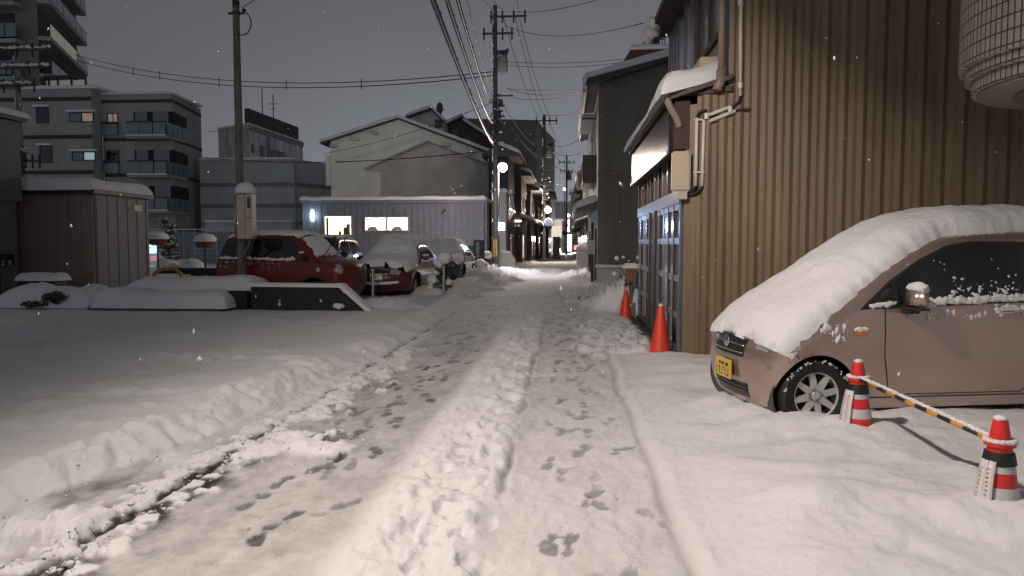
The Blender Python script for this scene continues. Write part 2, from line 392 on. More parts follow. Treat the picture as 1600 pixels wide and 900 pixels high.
    # heaps of cleared snow
    for (a, b, c, d) in ((1.42, 17.1, .8, .75), (1.75, 16.6, .7, .55), (1.2, 18.2, .7, .4), (.9, 19.5, .9, .22), (1.0, 22, 1., .25), (-3.15, 21.2, .8, .22), (-2.9, 24, .9, .22),
                         (-3.1, 27.3, 1.1, .42), (-2.7, 29.5, 1.0, .32), (-3.3, 31.5, 1., .38), (-2.6, 33.8, .9, .3), (-3.6, 20, .8, .2), (-4.0, 16.4, .8, .2),
                         (-2.2, 37, 1.3, .25), (-1.3, 40.5, 1.6, .18), (.8, 30, 1., .3), (.7, 35, 1., .3), (-4.3, 36.2, 1.2, .35)):
        splat(a, b, c, d, -1, .8)
        for k in range(14): splat(a+random.gauss(0, c*.5), b+random.gauss(0, c*.5), random.uniform(.08, .22), random.uniform(.02, .07), -1)
    z += lump*(.72+.62*np.abs(fbm(x*8, y*8, 3))); lump[:] = 0
    # drifts about the striped cones and along the car
    for (a, b, c, d) in ((2.17, 5.62, .40, .07), (2.02, 5.5, .4, .05), (2.24, 3.92, .36, .06), (1.75, 6.15, .5, .03)): splat(a, b, c, d, -1, 1.3)
    # footprints: sole and heel, darker where the slush shows
    def foot(fx, fy, a, wk):
        c, s_ = math.cos(a), math.sin(a)
        splat(fx+s_*.075, fy+c*.075, .095, -.009, wk, ax=.48, rot=-a)
        splat(fx-s_*.09, fy-c*.09, .055, -.010, wk*.95, ax=.62, rot=-a)
    for (x0, lo, hi, n, wk) in ((-1.72, 3.4, 17, 2, .70), (-1.50, 4., 22, 2, .64), (.10, 3.2, 20, 2, .47), (.36, 3.6, 18, 1, .42), (-.05, 8, 26, 2, .48), (-1.95, 6, 24, 1, .5)):
        for q in range(n):
            yy = lo+random.random(); sd = 1
            while yy < hi:
                foot(x0+sd*.11+.10*math.sin(yy*.7+q)+random.gauss(0, .035), yy+random.gauss(0, .05), random.gauss(0, .22)+(math.pi if q else 0), wk*random.uniform(.75, 1.1)); sd = -sd; yy += random.uniform(.46, .66)
    for k in range(12): splat(random.uniform(-2.35, -1.3), random.uniform(3.1, 4.2), random.uniform(.03, .06), -.006, random.uniform(.3, .45), ax=1.5)
    for k in range(330):
        yy = random.uniform(14, 45); splat(random.uniform(-2.3, .6), yy, random.uniform(.08, .2), -.012, random.uniform(.16, .32))
    z += lump; wet = np.clip(wet, 0, 1)
    # loose crumbs of broken snow
    cl = MB(); q = random.Random(5)
    def zat(a, b):
        i = min(len(r)-1, int(np.searchsorted(r, b+3))); j = min(len(t)-1, max(0, int(np.searchsorted(t, a/r[i])))); return float(z[i, j])
    def crumb(a, b, sz):
        n0 = len(cl.v); h = zat(a, b)+sz*.05; k = [(q.gauss(0, 1), q.gauss(0, 1), q.gauss(0, 1)) for _ in range(9)]; bmx = bmesh.new()
        for v_ in k:
            l_ = math.sqrt(sum(c*c for c in v_))+1e-6; m_ = sz*q.uniform(.75, 1.15)/l_; bmx.verts.new((a+v_[0]*m_, b+v_[1]*m_, h+v_[2]*m_*.8))
        bmesh.ops.convex_hull(bmx, input=bmx.verts); bmx.verts.ensure_lookup_table(); bmx.verts.index_update()
        cl.add([tuple(v_.co) for v_ in bmx.verts], [tuple(v_.index for v_ in f.verts) for f in bmx.faces]); bmx.free()
    sz = lambda m=.03: min(m, .004+q.expovariate(190))
    for k in range(800):
        b = 3.2+9*q.random()**1.6; crumb(-2.47+q.choice((-1, 1))*(.035+abs(q.gauss(0, .085))), b, sz())
    for k in range(110): crumb(-1.98+q.gauss(0, .26), 5.35+q.gauss(0, .24), sz())
    for k in range(150): crumb(-2.22+q.gauss(0, .17), q.uniform(6, 10.8), sz())
    for k in range(150):
        b = q.uniform(3.2, 7.5); crumb(-2.60-.95*math.exp(-(b-3.)/2.6)+q.gauss(.06, .10), b, sz())
    for k in range(200): crumb(q.gauss(.74, .26), q.uniform(9.8, 14.6), sz(.04))
    tag(cl.build('snow_crumbs', SNOW, smooth=True), kind='stuff')
    nr, nc = x.shape
    co = np.stack([x, y, z], -1).reshape(-1, 3).astype(np.float32)
    i, j = np.meshgrid(np.arange(nr-1), np.arange(nc-1), indexing='ij'); a = (i*nc+j).ravel()
    quads = np.stack([a, a+1, a+nc+1, a+nc], 1)
    xc = co[quads, 0].mean(1)
    isroad = (xc > -2.47) & (xc < .62)
    def mesh(name, q):
        u, inv = np.unique(q, return_inverse=True); inv = inv.reshape(-1, 4)
        me = bpy.data.meshes.new(name); me.vertices.add(len(u)); me.vertices.foreach_set('co', co[u].ravel())
        me.loops.add(inv.size); me.loops.foreach_set('vertex_index', inv.ravel().astype(np.int32))
        me.polygons.add(len(inv)); me.polygons.foreach_set('loop_start', np.arange(0, inv.size, 4, dtype=np.int32))
        me.polygons.foreach_set('use_smooth', np.ones(len(inv), bool))
        at = me.attributes.new('wet', 'FLOAT', 'POINT'); at.data.foreach_set('value', wet.reshape(-1)[u].astype(np.float32))
        me.update(); me.validate(); me.materials.append(SNOW)
        o = link(bpy.data.objects.new(name, me)); tag(o, kind='structure'); return o
    # normals across the seam stay smooth enough: both halves share positions
    mesh('road', quads[isroad]); mesh('ground', quads[~isroad])
    o = MB().add([(-400, -60, -.16), (400, -60, -.16), (400, 500, -.16), (-400, 500, -.16)], [(0, 1, 2, 3)]).build('terrain', SNOW); tag(o, kind='structure')
build_ground()

# ------------------------------------------------------------------ cars
class CarShape:
    def __init__(s, sil, W0, step):
        # sil: list of (x, z, R, bow) from the lowest front point over the top to the lowest rear point
        s.W0x, s.W0y = zip(*W0); pts = []
        A = [np.array(q, float) for q in sil]
        # Catmull-Rom through the points, then resample
        dense = []
        for i in range(len(A)-1):
            p0, p1, p2, p3 = A[max(i-1, 0)], A[i], A[i+1], A[min(i+2, len(A)-1)]
            for k in range(16):
                t = k/16; dense.append(.5*((2*p1)+(-p0+p2)*t+(2*p0-5*p1+4*p2-p3)*t*t+(-p0+3*p1-3*p2+p3)*t**3))
        dense.append(A[-1]); dense = np.array(dense)
        L = np.concatenate([[0], np.cumsum(np.hypot(*np.diff(dense[:, :2], axis=0).T))]); s.total = L[-1]
        n = int(L[-1]/step); q = np.linspace(0, L[-1], n+1); s.S = np.stack([np.interp(q, L, dense[:, k]) for k in range(4)], 1); s.q = q
        d = np.gradient(s.S[:, :2], axis=0); d /= np.linalg.norm(d, axis=1)[:, None]; s.N = np.stack([-d[:, 1], d[:, 0]], 1)
        s.step = step
    def w0(s, z): return float(np.interp(z, s.W0x, s.W0y))
    def W(s, x, z):
        a = s.S[:-1, :2]; b = s.S[1:, :2]; p = np.array([x, z]); ab = b-a
        t = np.clip(((p-a)*ab).sum(1)/(ab*ab).sum(1), 0, 1); c = a+ab*t[:, None]; D = np.hypot(*(p-c).T)
        i = int(D.argmin()); d = D[i]; R = s.S[i, 2]*(1-t[i])+s.S[i+1, 2]*t[i]
        k = 1-min(d, R)/R; return s.w0(z)-R*(1-math.sqrt(max(0, 1-k*k)))
    def at(s, q, u, off=0.):
        """point of the cap at arc length q, cross coordinate u in -1..1"""
        x, z, R, bow = [np.interp(q, s.q, s.S[:, k]) for k in range(4)]; nx, nz = np.interp(q, s.q, s.N[:, 0]), np.interp(q, s.q, s.N[:, 1])
        We = s.w0(z)-R; h = off+bow*(1-u*u)
        if abs(u) > 1:
            e = (abs(u)-1)*We; e = min(e, R*.999); h = off*1. - (R-math.sqrt(max(0, R*R-e*e))); return Vector((x+nx*h, math.copysign(We+e, u), z+nz*h))
        return Vector((x+nx*h, u*We, z+nz*h))
    def qx(s, x, lo=True):
        """arc length where the silhouette passes x (first crossing)"""
        i = int(np.argmax(s.S[:, 0] >= x)); return s.q[i]
    def qz(s, z): 
        i = int(np.argmax(s.S[:, 1] >= z)); return s.q[i]

def cdt(poly, step):
    """triangulate a 2D outline with an inner grid; returns verts, tris"""
    n = len(poly); v = [Vector(q) for q in poly]; xs = [q[0] for q in poly]; zs = [q[1] for q in poly]
    P2 = np.array(poly)
    def inside(x, z):
        c = False; j = n-1
        for i in range(n):
            if (zs[i] > z) != (zs[j] > z) and x < (xs[j]-xs[i])*(z-zs[i])/(zs[j]-zs[i])+xs[i]: c = not c
            j = i
        return c
    a = P2; b = np.roll(P2, -1, 0); ab = b-a; l2 = (ab*ab).sum(1)+1e-12
    gx = np.arange(min(xs)+step/2, max(xs), step); gz = np.arange(min(zs)+step/2, max(zs), step)
    for k, x in enumerate(gx):
        for z in gz:
            z2 = z+(step/2 if k % 2 else 0)
            if inside(x, z2):
                p = np.array([x, z2]); t = np.clip(((p-a)*ab).sum(1)/l2, 0, 1); D = np.hypot(*(p-(a+ab*t[:, None])).T).min()
                if D > step*.45: v.append(Vector((x, z2)))
    r = delaunay_2d_cdt(v, [(i, (i+1) % n) for i in range(n)], [], 1, 1e-5)
    return [tuple(q) for q in r[0]], [tuple(f) for f in r[2]]

def resample(poly, step):
    out = []
    for i in range(len(poly)):
        a, b = np.array(poly[i], float), np.array(poly[(i+1) % len(poly)], float); k = max(1, int(np.hypot(*(b-a))/step))
        out += [tuple(a+(b-a)*j/k) for j in range(k)]
    return out

def side_patch(cs, poly, off, step, side):
    vs, fs = cdt(resample(poly, step), step)
    w = [(x, side*(cs.W(x, z)+off), z) for x, z in vs]
    nf = []
    for f in fs:
        a, b, c = (Vector(w[i]) for i in f); nrm = (b-a).cross(c-a)
        nf.append(f if nrm.y*side > 0 else f[::-1])
    return w, nf
def cap_patch(cs, q0, q1, u0, u1, off, nq=10, nu=14):
    vs = []; fs = []
    for i in range(nq+1):
        for j in range(nu+1): vs.append(cs.at(q0+(q1-q0)*i/nq, u0+(u1-u0)*j/nu, off))
    m = nu+1
    for i in range(nq):
        for j in range(nu): fs.append((i*m+j, (i+1)*m+j, (i+1)*m+j+1, i*m+j+1))
    return vs, fs
def body(cs, arches, zb, step, paint, parent):
    s = cs.S; front, rear = s[0], s[-1]
    poly = [tuple(q[:2]) for q in s]
    # bottom from rear to front with arches
    bot = []
    x0, x1 = rear[0], front[0]
    for (cx, cz, r) in sorted(arches, reverse=True):
        a0 = math.asin(max(-1, min(1, (zb-cz)/r)))
        for k in range(25):
            a = a0+(math.pi-2*a0)*k/24; bot.append((cx+r*math.cos(a), cz+r*math.sin(a)))
    full = [q for q in poly]
    pr = full[-1]; segs = [pr]+bot+[full[0]]; line = []
    for i in range(len(segs)-1):
        a, b = np.array(segs[i]), np.array(segs[i+1]); k = max(1, int(np.hypot(*(b-a))/step))
        line += [tuple(a+(b-a)*j/k) for j in range(k)]
    poly2 = poly+line[1:]
    vs, fs = cdt(poly2, step); mb = MB()
    for side in (-1, 1):
        w = [(x, side*cs.W(x, z), z) for x, z in vs]; nf = []
        for f in fs:
            a, b, c = (Vector(w[i]) for i in f)
            nf.append(f if (b-a).cross(c-a).y*side > 0 else f[::-1])
        mb.add(w, nf)
    nu = 14; v2 = []; f2 = []
    for i in range(len(s)):
        for j in range(nu+1):
            v2.append(cs.at(cs.q[i], -1+2*j/nu))
    m = nu+1
    for i in range(len(s)-1):
        for j in range(nu): f2.append((i*m+j, (i+1)*m+j, (i+1)*m+j+1, i*m+j+1))
    mb.add(v2, f2)
    o = mb.build('body', paint, parent, True, True)
    bm = bmesh.new(); bm.from_mesh(o.data); bmesh.ops.remove_doubles(bm, verts=bm.verts, dist=.002); bm.normal_update(); bm.to_mesh(o.data); bm.free()
    o.data.polygons.foreach_set('use_smooth', [True]*len(o.data.polygons))
    return o
def car_snow(cs, parent, q0, q1, thick, uside=1.12, nq=90, nu=60, amp=.18, seed=1, rag=.05, front_taper=.12, name='snow_cap', front_wide=False):
    vs = []; fs = []; sd = Vector((seed*7.7, seed*3.1, 0))
    for i in range(nq+1):
        q = q0+(q1-q0)*i/nq; tq = thick(q) if callable(thick) else thick
        for j in range(nu+1):
            w = 2*j/nu-1; w = math.copysign(abs(w)**.75, w)
            us = uside+(.16*max(0, 1-(q-q0)/.75) if front_wide else 0)+rag*mnoise.noise(Vector((q*4, 7*math.copysign(1, w), 0))+sd)+rag*.6*mnoise.noise(Vector((q*13, 7*math.copysign(1, w), 0))+sd)
            u = w*us
            dq = (q-q0)+rag*1.3*mnoise.noise(Vector((u*3, 0, 5))+sd)+rag*mnoise.noise(Vector((u*9, 3, 5))+sd); de = min(dq, q1-q)
            ge = 1-(1-min(max(de, 0), front_taper)/front_taper)**2; ge = math.sqrt(max(ge, 0))
            gl = math.sqrt(max(0, 1-abs(w)**5))
            p0 = cs.at(q, u, 0)
            k = mnoise.noise(p0*2.2+sd)+.5*mnoise.noise(p0*5.5+sd)+.25*mnoise.noise(p0*13+sd)+.16*mnoise.noise(p0*31+sd)
            p = cs.at(q, u, tq*ge*gl*(1+amp*k)-.006)
            if abs(w) > .93: p.z -= .02*max(0, (abs(w)-.93)/.07)*abs(mnoise.noise(p0*9+sd))
            vs.append(p)
    m = nu+1
    for i in range(nq):
        for j in range(nu): fs.append((i*m+j, (i+1)*m+j, (i+1)*m+j+1, i*m+j+1))
    return MB().add(vs, fs).build(name, SNOW, parent, True, True)
def wheel(parent, x, y, z, r, w, spokes=8, side=-1, snow=False):
    """axis along local y; side is the outer side"""
    o = y+side*w/2
    t = MB(); prof = []
    for k in range(-6, 7):
        a = k/6; prof.append((r-.018*abs(a)**4-(.012 if abs(a) > .99 else 0), a*w/2))
    prof = [(r*.66, -w*.42), (r*.72, -w/2), (r*.93, -w*.5)]+prof+[(r*.93, w*.5), (r*.72, w/2), (r*.66, w*.42)]
    t.lathe(prof, (x, y, z), 40, 'y', False)
    wh = t.build('wheel', 'tyre', parent, True, True, 40)
    rm = MB(); ro = r*.68; yo = o-side*.028
    for k in range(48):
        pass
    # barrel and lip
    rm.lathe([(ro*.90, side*.0), (ro*.92, -side*-.012), (ro, side*.012), (ro*1.03, side*.004), (ro*1.0, -side*.03), (ro*.88, -side*.12)], (x, yo, z), 44, 'y', False)
    for k in range(spokes):
        a = 2*math.pi*k/spokes+.2; ca, sa = math.cos(a), math.sin(a); T = Vector((-sa, 0, ca)); Rr = Vector((ca, 0, sa)); c = Vector((x, yo, z))
        w0, w1 = .030*r/.28, .021*r/.28
        p = [c+Rr*(ro*.14)-T*w0, c+Rr*(ro*.14)+T*w0, c+Rr*(ro*.93)+T*w1, c+Rr*(ro*.93)-T*w1]
        Yv = Vector((0, -side*.02, 0)); Y2 = Vector((0, side*.004, 0))
        rm.prism([q+Y2 for q in p], Yv-Y2)
    rm.lathe([(0, side*.008), (.030*r/.28, side*.008), (.036*r/.28, side*.002), (.07*r/.28, -side*.002), (.075*r/.28, -side*.03)], (x, yo, z), 24, 'y')
    bm_o = rm.build('rim', 'rim', wh, True, True, 30)
    bm = bmesh.new(); bm.from_mesh(bm_o.data); bmesh.ops.recalc_face_normals(bm, faces=bm.faces); bm.to_mesh(bm_o.data); bm.free()
    MB().lathe([(0, 0), (ro*.9, 0), (ro*.9, .01), (0, .01)], (x, yo-side*.07, z), 28, 'y').build('brake_disc', 'blackpl', wh, True)
    nb = MB()
    for k in range(4):
        a = math.pi/2*k+.25; nb.lathe([(.011, -.01), (.011, .012), (.008, .015)], (x+.052*r/.28*math.cos(a), yo+side*.002, z+.052*r/.28*math.sin(a)), 8, 'y')
    nb.build('wheel_nut', 'steel', wh, True)
    if snow:
        sb = MB()
        for k in range(60):
            a = random.uniform(.25, math.pi-.1); rr_ = r*random.uniform(.90, 1.0)
            sb.blob((x+rr_*math.cos(a), o+side*random.uniform(-.02, .004), z+rr_*math.sin(a)), random.uniform(.003, .010), 4, .4)
        tag(sb.build('tyre_snow', SNOW, wh, True, True), kind='stuff')
    return wh

KSIL = [(.235, .16, .17, .04), (.195, .27, .17, .06), (.18, .44, .17, .075), (.187, .57, .16, .08), (.225, .675, .13, .08), (.34, .775, .12, .07), (.52, .89, .12, .05), (.78, 1.03, .11, .05),
        (1.0, 1.18, .10, .06), (1.3, 1.385, .10, .06), (1.58, 1.535, .10, .05), (1.9, 1.605, .10, .04), (2.4, 1.63, .10, .035), (2.9, 1.615, .10, .035), (3.2, 1.57, .10, .03),
        (3.32, 1.42, .12, .04), (3.37, 1.05, .14, .06), (3.395, .75, .16, .07), (3.39, .45, .18, .07), (3.33, .25, .18, .05)]
KW = [(.14, .66), (.2, .68), (.35, .715), (.55, .735), (.8, .735), (.98, .722), (1.2, .675), (1.6, .575), (1.75, .54)]

def pink_van():
    cs = CarShape(KSIL, KW, .03)
    root = thing('parked_car', 'pinkish beige minivan under thick snow, parked nose out beside the striped cones', 'car', (1.33, 6.62, .03), math.radians(11))
    arches = [(.56, .29, .335), (3.0, .29, .335)]
    body(cs, arches, .17, .03, 'pink', root)
    # wheels, liner, floor
    for (wx, ) in ((.56,), (3.0,)):
        for sd in (-1, 1): wheel(root, wx, sd*.640, .29, .290, .165, 8, sd, snow=(sd < 0))
        MB().lathe([(.345, -.66), (.345, .66)], (wx, 0, .285), 32, 'y', False).build('wheel_arch_liner', 'blackpl', root, True, True)
    MB().box(.35, 3.2, -.6, .6, .17, .24).build('underbody', 'blackpl', root, True)
    st = .035
    def sp(name, poly, off, m, parent=root, step=st, sides=(-1, 1), smooth=True):
        for sd in sides: o = MB().add(*side_patch(cs, poly, off, step, sd)).build(name, m, parent, True, smooth)
        return o
    def line(name, pts, wd, off, m, parent, sides=(-1, 1)):
        mb = MB()
        for sd in sides:
            for i in range(len(pts)-1):
                a, b = np.array(pts[i], float), np.array(pts[i+1], float); k = max(1, int(np.hypot(*(b-a))/.05)); d = (b-a)/np.hypot(*(b-a)); n = np.array([-d[1], d[0]])*wd/2
                row = []
                for j in range(k+1):
                    c = a+(b-a)*j/k
                    row += [(*(c-n), 0), (*(c+n), 0)]
                vs = [(x, sd*(cs.W(x, z)+off), z) for x, z, _ in row]
                fs = [(2*j, 2*j+1, 2*j+3, 2*j+2) for j in range(k)]
                if sd > 0: fs = [f[::-1] for f in fs]
                mb.add(vs, fs)
            o = mb.build(name, m, parent, True); mb = MB()
        return o
    # side glass
    qw = [(.97, 1.0), (1.19, 1.01), (1.19, 1.20)]
    win_f = [(1.24, 1.02), (2.36, 1.06), (2.36, 1.50), (1.95, 1.515), (1.75, 1.48), (1.5, 1.375), (1.24, 1.215)]
    win_r = [(2.45, 1.06), (3.1, 1.08), (3.12, 1.38), (3.02, 1.48), (2.45, 1.505)]
    sp('window_trim', [(.90, .985), (3.16, 1.055), (3.18, 1.40), (3.06, 1.515), (2.3, 1.535), (1.93, 1.535), (1.72, 1.50), (1.46, 1.385), (1.18, 1.215)], .003, 'blackpl')
    for nm, poly in (('quarter_window', qw), ('front_window', win_f), ('rear_window', win_r)): sp(nm, poly, .006, 'glass')
    # painted door skins are part of the body; their seams and handles
    dr = line('door_seam', [(1.12, 1.0), (1.12, .6), (1.17, .33), (1.25, .285), (2.36, .285), (2.405, .32), (2.41, 1.06)], .008, .0025, 'black', root)
    line('door_seam', [(2.41, .32), (2.43, .285), (2.62, .285), (2.72, .5), (2.95, .63), (3.1, .66)], .008, .0025, 'black', root)
    line('sill_seam', [(1.02, .262), (2.66, .262)], .010, .0025, 'black', root)
    line('bumper_seam', [(.32, .655), (.37, .625), (.39, .60)], .006, .0025, 'black', root)
    for hx in (2.12, 2.95):
        for sd in (-1, 1):
            h = MB(); yw = sd*(cs.W(hx+.1, .955)+.022)
            h.tube([(hx+.005, yw-sd*.02, .95), (hx+.02, yw, .952), (hx+.1, yw+sd*.004, .956), (hx+.19, yw, .958), (hx+.205, yw-sd*.02, .958)], .013, 8)
            h.build('door_handle', 'chrome', root, True, True)
    a = [(.90+.055*math.cos(t)*1.0, .805+.024*math.sin(t)) for t in np.linspace(0, 2*math.pi, 17)[:-1]]
    sp('indicator', a, .010, 'orange', step=.02)
    # mirror
    for sd in (-1, 1):
        yb = sd*(cs.W(1.33, 1.0)+.0)
        MB().obox((1.26, yb, .955), (.10, 0, 0), (0, sd*.09, 0), (0, 0, .07)).build('mirror_foot', 'blackpl', root, True)
        mm = MB().obox((1.245, yb+sd*.045, 1.0), (.10, 0, 0), (0, sd*.20, 0), (0, 0, .165)).build('mirror', 'pink', root, True); bevel(mm, .03, 3)
        mm.data.polygons.foreach_set('use_smooth', [True]*len(mm.data.polygons))
        if sd < 0: MB().blob((1.295, yb+sd*.145, 1.165), (.06, .11, .045), 10, .35, 2.5).build('mirror_snow', SNOW, mm, True, True)
        MB().obox((1.25, yb+sd*.05, .992), (.09, 0, 0), (0, sd*.19, 0), (0, 0, .02)).build('mirror_base', 'blackpl', mm, True)
    # front: grille, badge bar, plate, lower intake, lamps
    q0, q1 = cs.qz(.515), cs.qz(.665)
    g = MB().add(*cap_patch(cs, q0, q1, -.50, .50, .004)).build('grille', 'blackpl', root, True)
    gb = MB()
    for fr in (.2, .55, .9):
        qq = q0+(q1-q0)*fr; gb.tube([cs.at(qq, u, .014) for u in np.linspace(-.5, .5, 13)], .009, 8)
    gb.build('grille_bar', 'chrome', g, True, True)
    MB().lathe([(.0, -.012), (.05, -.012), (.055, 0), (.05, .01), (0, .012)], (0, 0, 0), 20, 'x').build('badge', 'chrome', g, True, True).location = cs.at(q0+(q1-q0)*.55, 0, .022)
    MB().add(*cap_patch(cs, cs.qz(.215), cs.qz(.325), -.62, .62, .004)).build('lower_intake', 'blackpl', root, True)
    lb = MB()
    for zz in (.25, .29): lb.tube([cs.at(cs.qz(zz), u, .01) for u in np.linspace(-.6, .6, 13)], .007, 6)
    lb.build('intake_bar', 'dcar', root, True)
    pc = cs.at(cs.qz(.42), 0, .03)
    pl = MB().obox((pc.x-.012, -.165, pc.z-.082), (.012, 0, 0), (0, .33, 0), (0, 0, .165)).build('number_plate', 'plate', root, True)
    ink = MB()
    for (yy, zz, ww, hh) in [(-.09, .038, .06, .03), (.0, .038, .05, .028), (.06, .038, .03, .028)]+[(-.12+.062*k, -.03, .012, .07) for k in range(5)]+[(-.105+.062*k, -.03+(.03 if k % 2 else -.028), .03, .012) for k in range(4)]:
        ink.box(pc.x-.0145, pc.x-.0125, yy-ww/2, yy+ww/2, pc.z+zz-hh/2, pc.z+zz+hh/2)
    ink.build('plate_digits', 'plateink', pl, True)
    for sd in (-1, 1):
        hl = [(.285, .675), (.315, .645), (.39, .675), (.405, .70), (.34, .70)]
        mb = MB().add(*side_patch(cs, hl, .006, .03, sd)); mb.add(*cap_patch(cs, cs.qz(.61), cs.qz(.70), sd*.74 if sd > 0 else -1.0, 1.0 if sd > 0 else -.74, .006, 8, 8))
        mb.build('headlight', 'lens', root, True, True)
    # windscreen and rear window
    MB().add(*cap_patch(cs, cs.qx(.84), cs.qx(1.62), -.97, .97, .004, 12, 14)).build('windscreen', 'glass', root, True, True)
    # the snow: over bonnet, screen and roof in one quilt
    def th(q):
        x = float(np.interp(q, cs.q, cs.S[:, 0])); return float(np.interp(x, [.18, .24, .38, .8, 1.3, 1.8, 2.4, 3.3], [.05, .07, .12, .15, .15, .185, .20, .20]))
    car_snow(cs, root, cs.qz(.655), cs.qx(3.22), th, 1.10, 210, 130, .18, 3, .06, .09, front_wide=True)
    # snow clinging along the window sill, on the handle, wing and glass
    sb = MB()
    for k in range(640):
        x = random.uniform(1.36, 3.15); zt = 1.035+.035*(x-1.36)+.018*mnoise.noise(Vector((x*5, 1, 2)))
        r = random.uniform(.007, .024); z = zt+abs(random.gauss(0, .018))-.015
        sb.blob((x, -(cs.W(x, z)+.003), z), (r*1.5, r*.7, r*random.uniform(.7, 1.2)), 4, .8, 3)
    for k in range(40):
        x = random.uniform(.98, 1.22); z = 1.0+.10*(x-.98)+random.uniform(0, .02); r = random.uniform(.008, .02); sb.blob((x, -(cs.W(x, z)+.004), z), (r*1.5, r*.6, r), 5, .5, 2)
    tag(sb.build('sill_snow', SNOW, root, True, True), kind='stuff')
    fb = MB()
    for k in range(210):
        x = random.uniform(1.7, 3.1); z = 1.08+abs(random.gauss(0, .065)); r = .003+random.expovariate(220)
        if mnoise.noise(Vector((x*3, z*3, 0))) > -.15: fb.blob((x, -(cs.W(x, z)+.004), z), (r*random.uniform(.7, 1.6), r*.4, r*random.uniform(.7, 1.5)), 4, .9, 3)
    for k in range(8):
        x = random.uniform(1.3, 2.2); z = random.uniform(1.3, 1.4); fb.blob((x, -(cs.W(x, z)+.006), z), .006, 4, .4)
    for (cx_, cz_, dx, dz, n_) in ((.70, .80, .05, .04, 30), (1.55, .93, .14, .018, 28), (1.9, .93, .1, .012, 10), (2.5, .97, .15, .02, 18)):
        for k in range(n_):
            x, z = random.gauss(cx_, dx), random.gauss(cz_, dz); r = .003+random.expovariate(170)
            if z < (.62+.42*x if x < .9 else 1.0) and x > .42: fb.blob((x, -(cs.W(x, z)+.002), z), (r*random.uniform(.5, 1.3), r*.3, r*random.uniform(.8, 2.)), 4, .9, 3)
    for k in range(60):
        x, z = random.uniform(2.1, 2.38), 1.0+random.gauss(-.01, .018)-.02; r = random.uniform(.008, .02); fb.blob((x, -(cs.W(x, z)+.004), z), (r*1.2, r*.7, r), 5, .5, 2)
    for k in range(14):
        x, z = random.uniform(.85, .96), .83+random.gauss(0, .006); r = random.uniform(.008, .016); fb.blob((x, -(cs.W(x, z)+.010), z), (r*1.2, r*.8, r), 5, .5, 2)
    tag(fb.build('snow_specks', SNOW, root, True, True), kind='stuff')
pink_van()

def simple_car(root, sil, W0, arches, wr, paint, zb=.22, glass_side=None, snow=(0, 0, .1), step=.05, doors=(), windscreen=(0, 0), wnum=6, seed=1, uside=1.1):
    cs = CarShape(sil, W0, step); body(cs, arches, zb, step, paint, root)
    for (cx, cz, r) in arches:
        for sd in (-1, 1): wheel(root, cx, sd*(W0[0][1]-.06), cz, wr, .17, wnum, sd)
        MB().lathe([(r+.015, -W0[0][1]+.04), (r+.015, W0[0][1]-.04)], (cx, 0, cz), 24, 'y', False).build('wheel_arch_liner', 'blackpl', root, True, True)
        for sd in (-1, 1):
            mb = MB(); pts = []; a0 = math.asin((zb-cz)/r)
            for k in range(17):
                a = a0+(math.pi-2*a0)*k/16; pts.append((cx+(r+.02)*math.cos(a), sd*(cs.W(cx+r*math.cos(a), cz+r*math.sin(a))+.004), cz+(r+.02)*math.sin(a)))
            mb.tube(pts, .028, 6)
            mb.build('wheel_arch_trim', 'blackpl', root, True, True)
    MB().box(.4, sil[-1][0]-.2, -W0[0][1]+.1, W0[0][1]-.1, zb-.04, zb+.02).build('underbody', 'blackpl', root, True)
    for nm, poly in glass_side or ():
        for sd in (-1, 1): MB().add(*side_patch(cs, poly, .006, step, sd)).build(nm, 'glass', root, True, True)
    for pts in doors:
        for sd in (-1, 1):
            mb = MB()
            for i in range(len(pts)-1):
                a, b = pts[i], pts[i+1]; mb.tube([(x, sd*(cs.W(x, z)-.002), z) for x, z in (a, ((a[0]+b[0])/2, (a[1]+b[1])/2), b)], .006, 4)
            mb.build('door_seam', 'black', root, True)
    if windscreen[1] > windscreen[0]: MB().add(*cap_patch(cs, cs.qx(windscreen[0]), cs.qx(windscreen[1]), -.96, .96, .005, 10, 12)).build('windscreen', 'glass', root, True, True)
    return cs

# --- red car, seen side on, nose to the right
RSIL = [(.12, .26, .2, .06), (.03, .40, .22, .08), (0, .60, .22, .09), (.02, .80, .20, .09), (.08, .93, .15, .07), (.25, 1.01, .13, .05), (.52, 1.06, .11, .05), (.70, 1.15, .10, .06), (.92, 1.38, .10, .06), (1.10, 1.56, .10, .05),
        (1.35, 1.645, .10, .04), (2.0, 1.66, .10, .035), (2.6, 1.655, .10, .03), (3.05, 1.60, .10, .03), (3.18, 1.48, .11, .04), (3.30, 1.12, .14, .05), (3.38, .9, .16, .06), (3.39, .5, .18, .06), (3.33, .28, .18, .05)]
t = thing('parked_car', 'bright red small hatchback side on behind the black wall, wipers raised', 'car', (-4.95, 17.0, .10), math.radians(180-12))
glr = [('front_window', [(1.02, 1.05), (2.03, 1.06), (2.03, 1.54), (1.45, 1.54), (1.22, 1.44)]), ('quarter_window', [(.78, 1.06), (.97, 1.05), (1.13, 1.36)]),
       ('rear_window', [(2.11, 1.06), (2.75, 1.08), (2.80, 1.50), (2.11, 1.54)]), ('side_rear_window', [(2.83, 1.12), (3.16, 1.17), (3.05, 1.40), (2.87, 1.45)])]
cs = simple_car(t, RSIL, KW, [(.66, .30, .36), (3.0-.22, .30, .36)], .29, 'red', .24, glr, doors=[[(1.02, 1.02), (1.04, .5), (1.2, .32), (2.05, .32), (2.08, 1.06)], [(2.08, .32), (2.4, .32), (2.55, .6), (2.72, .75), (2.78, 1.1)]], windscreen=(.66, 1.20))
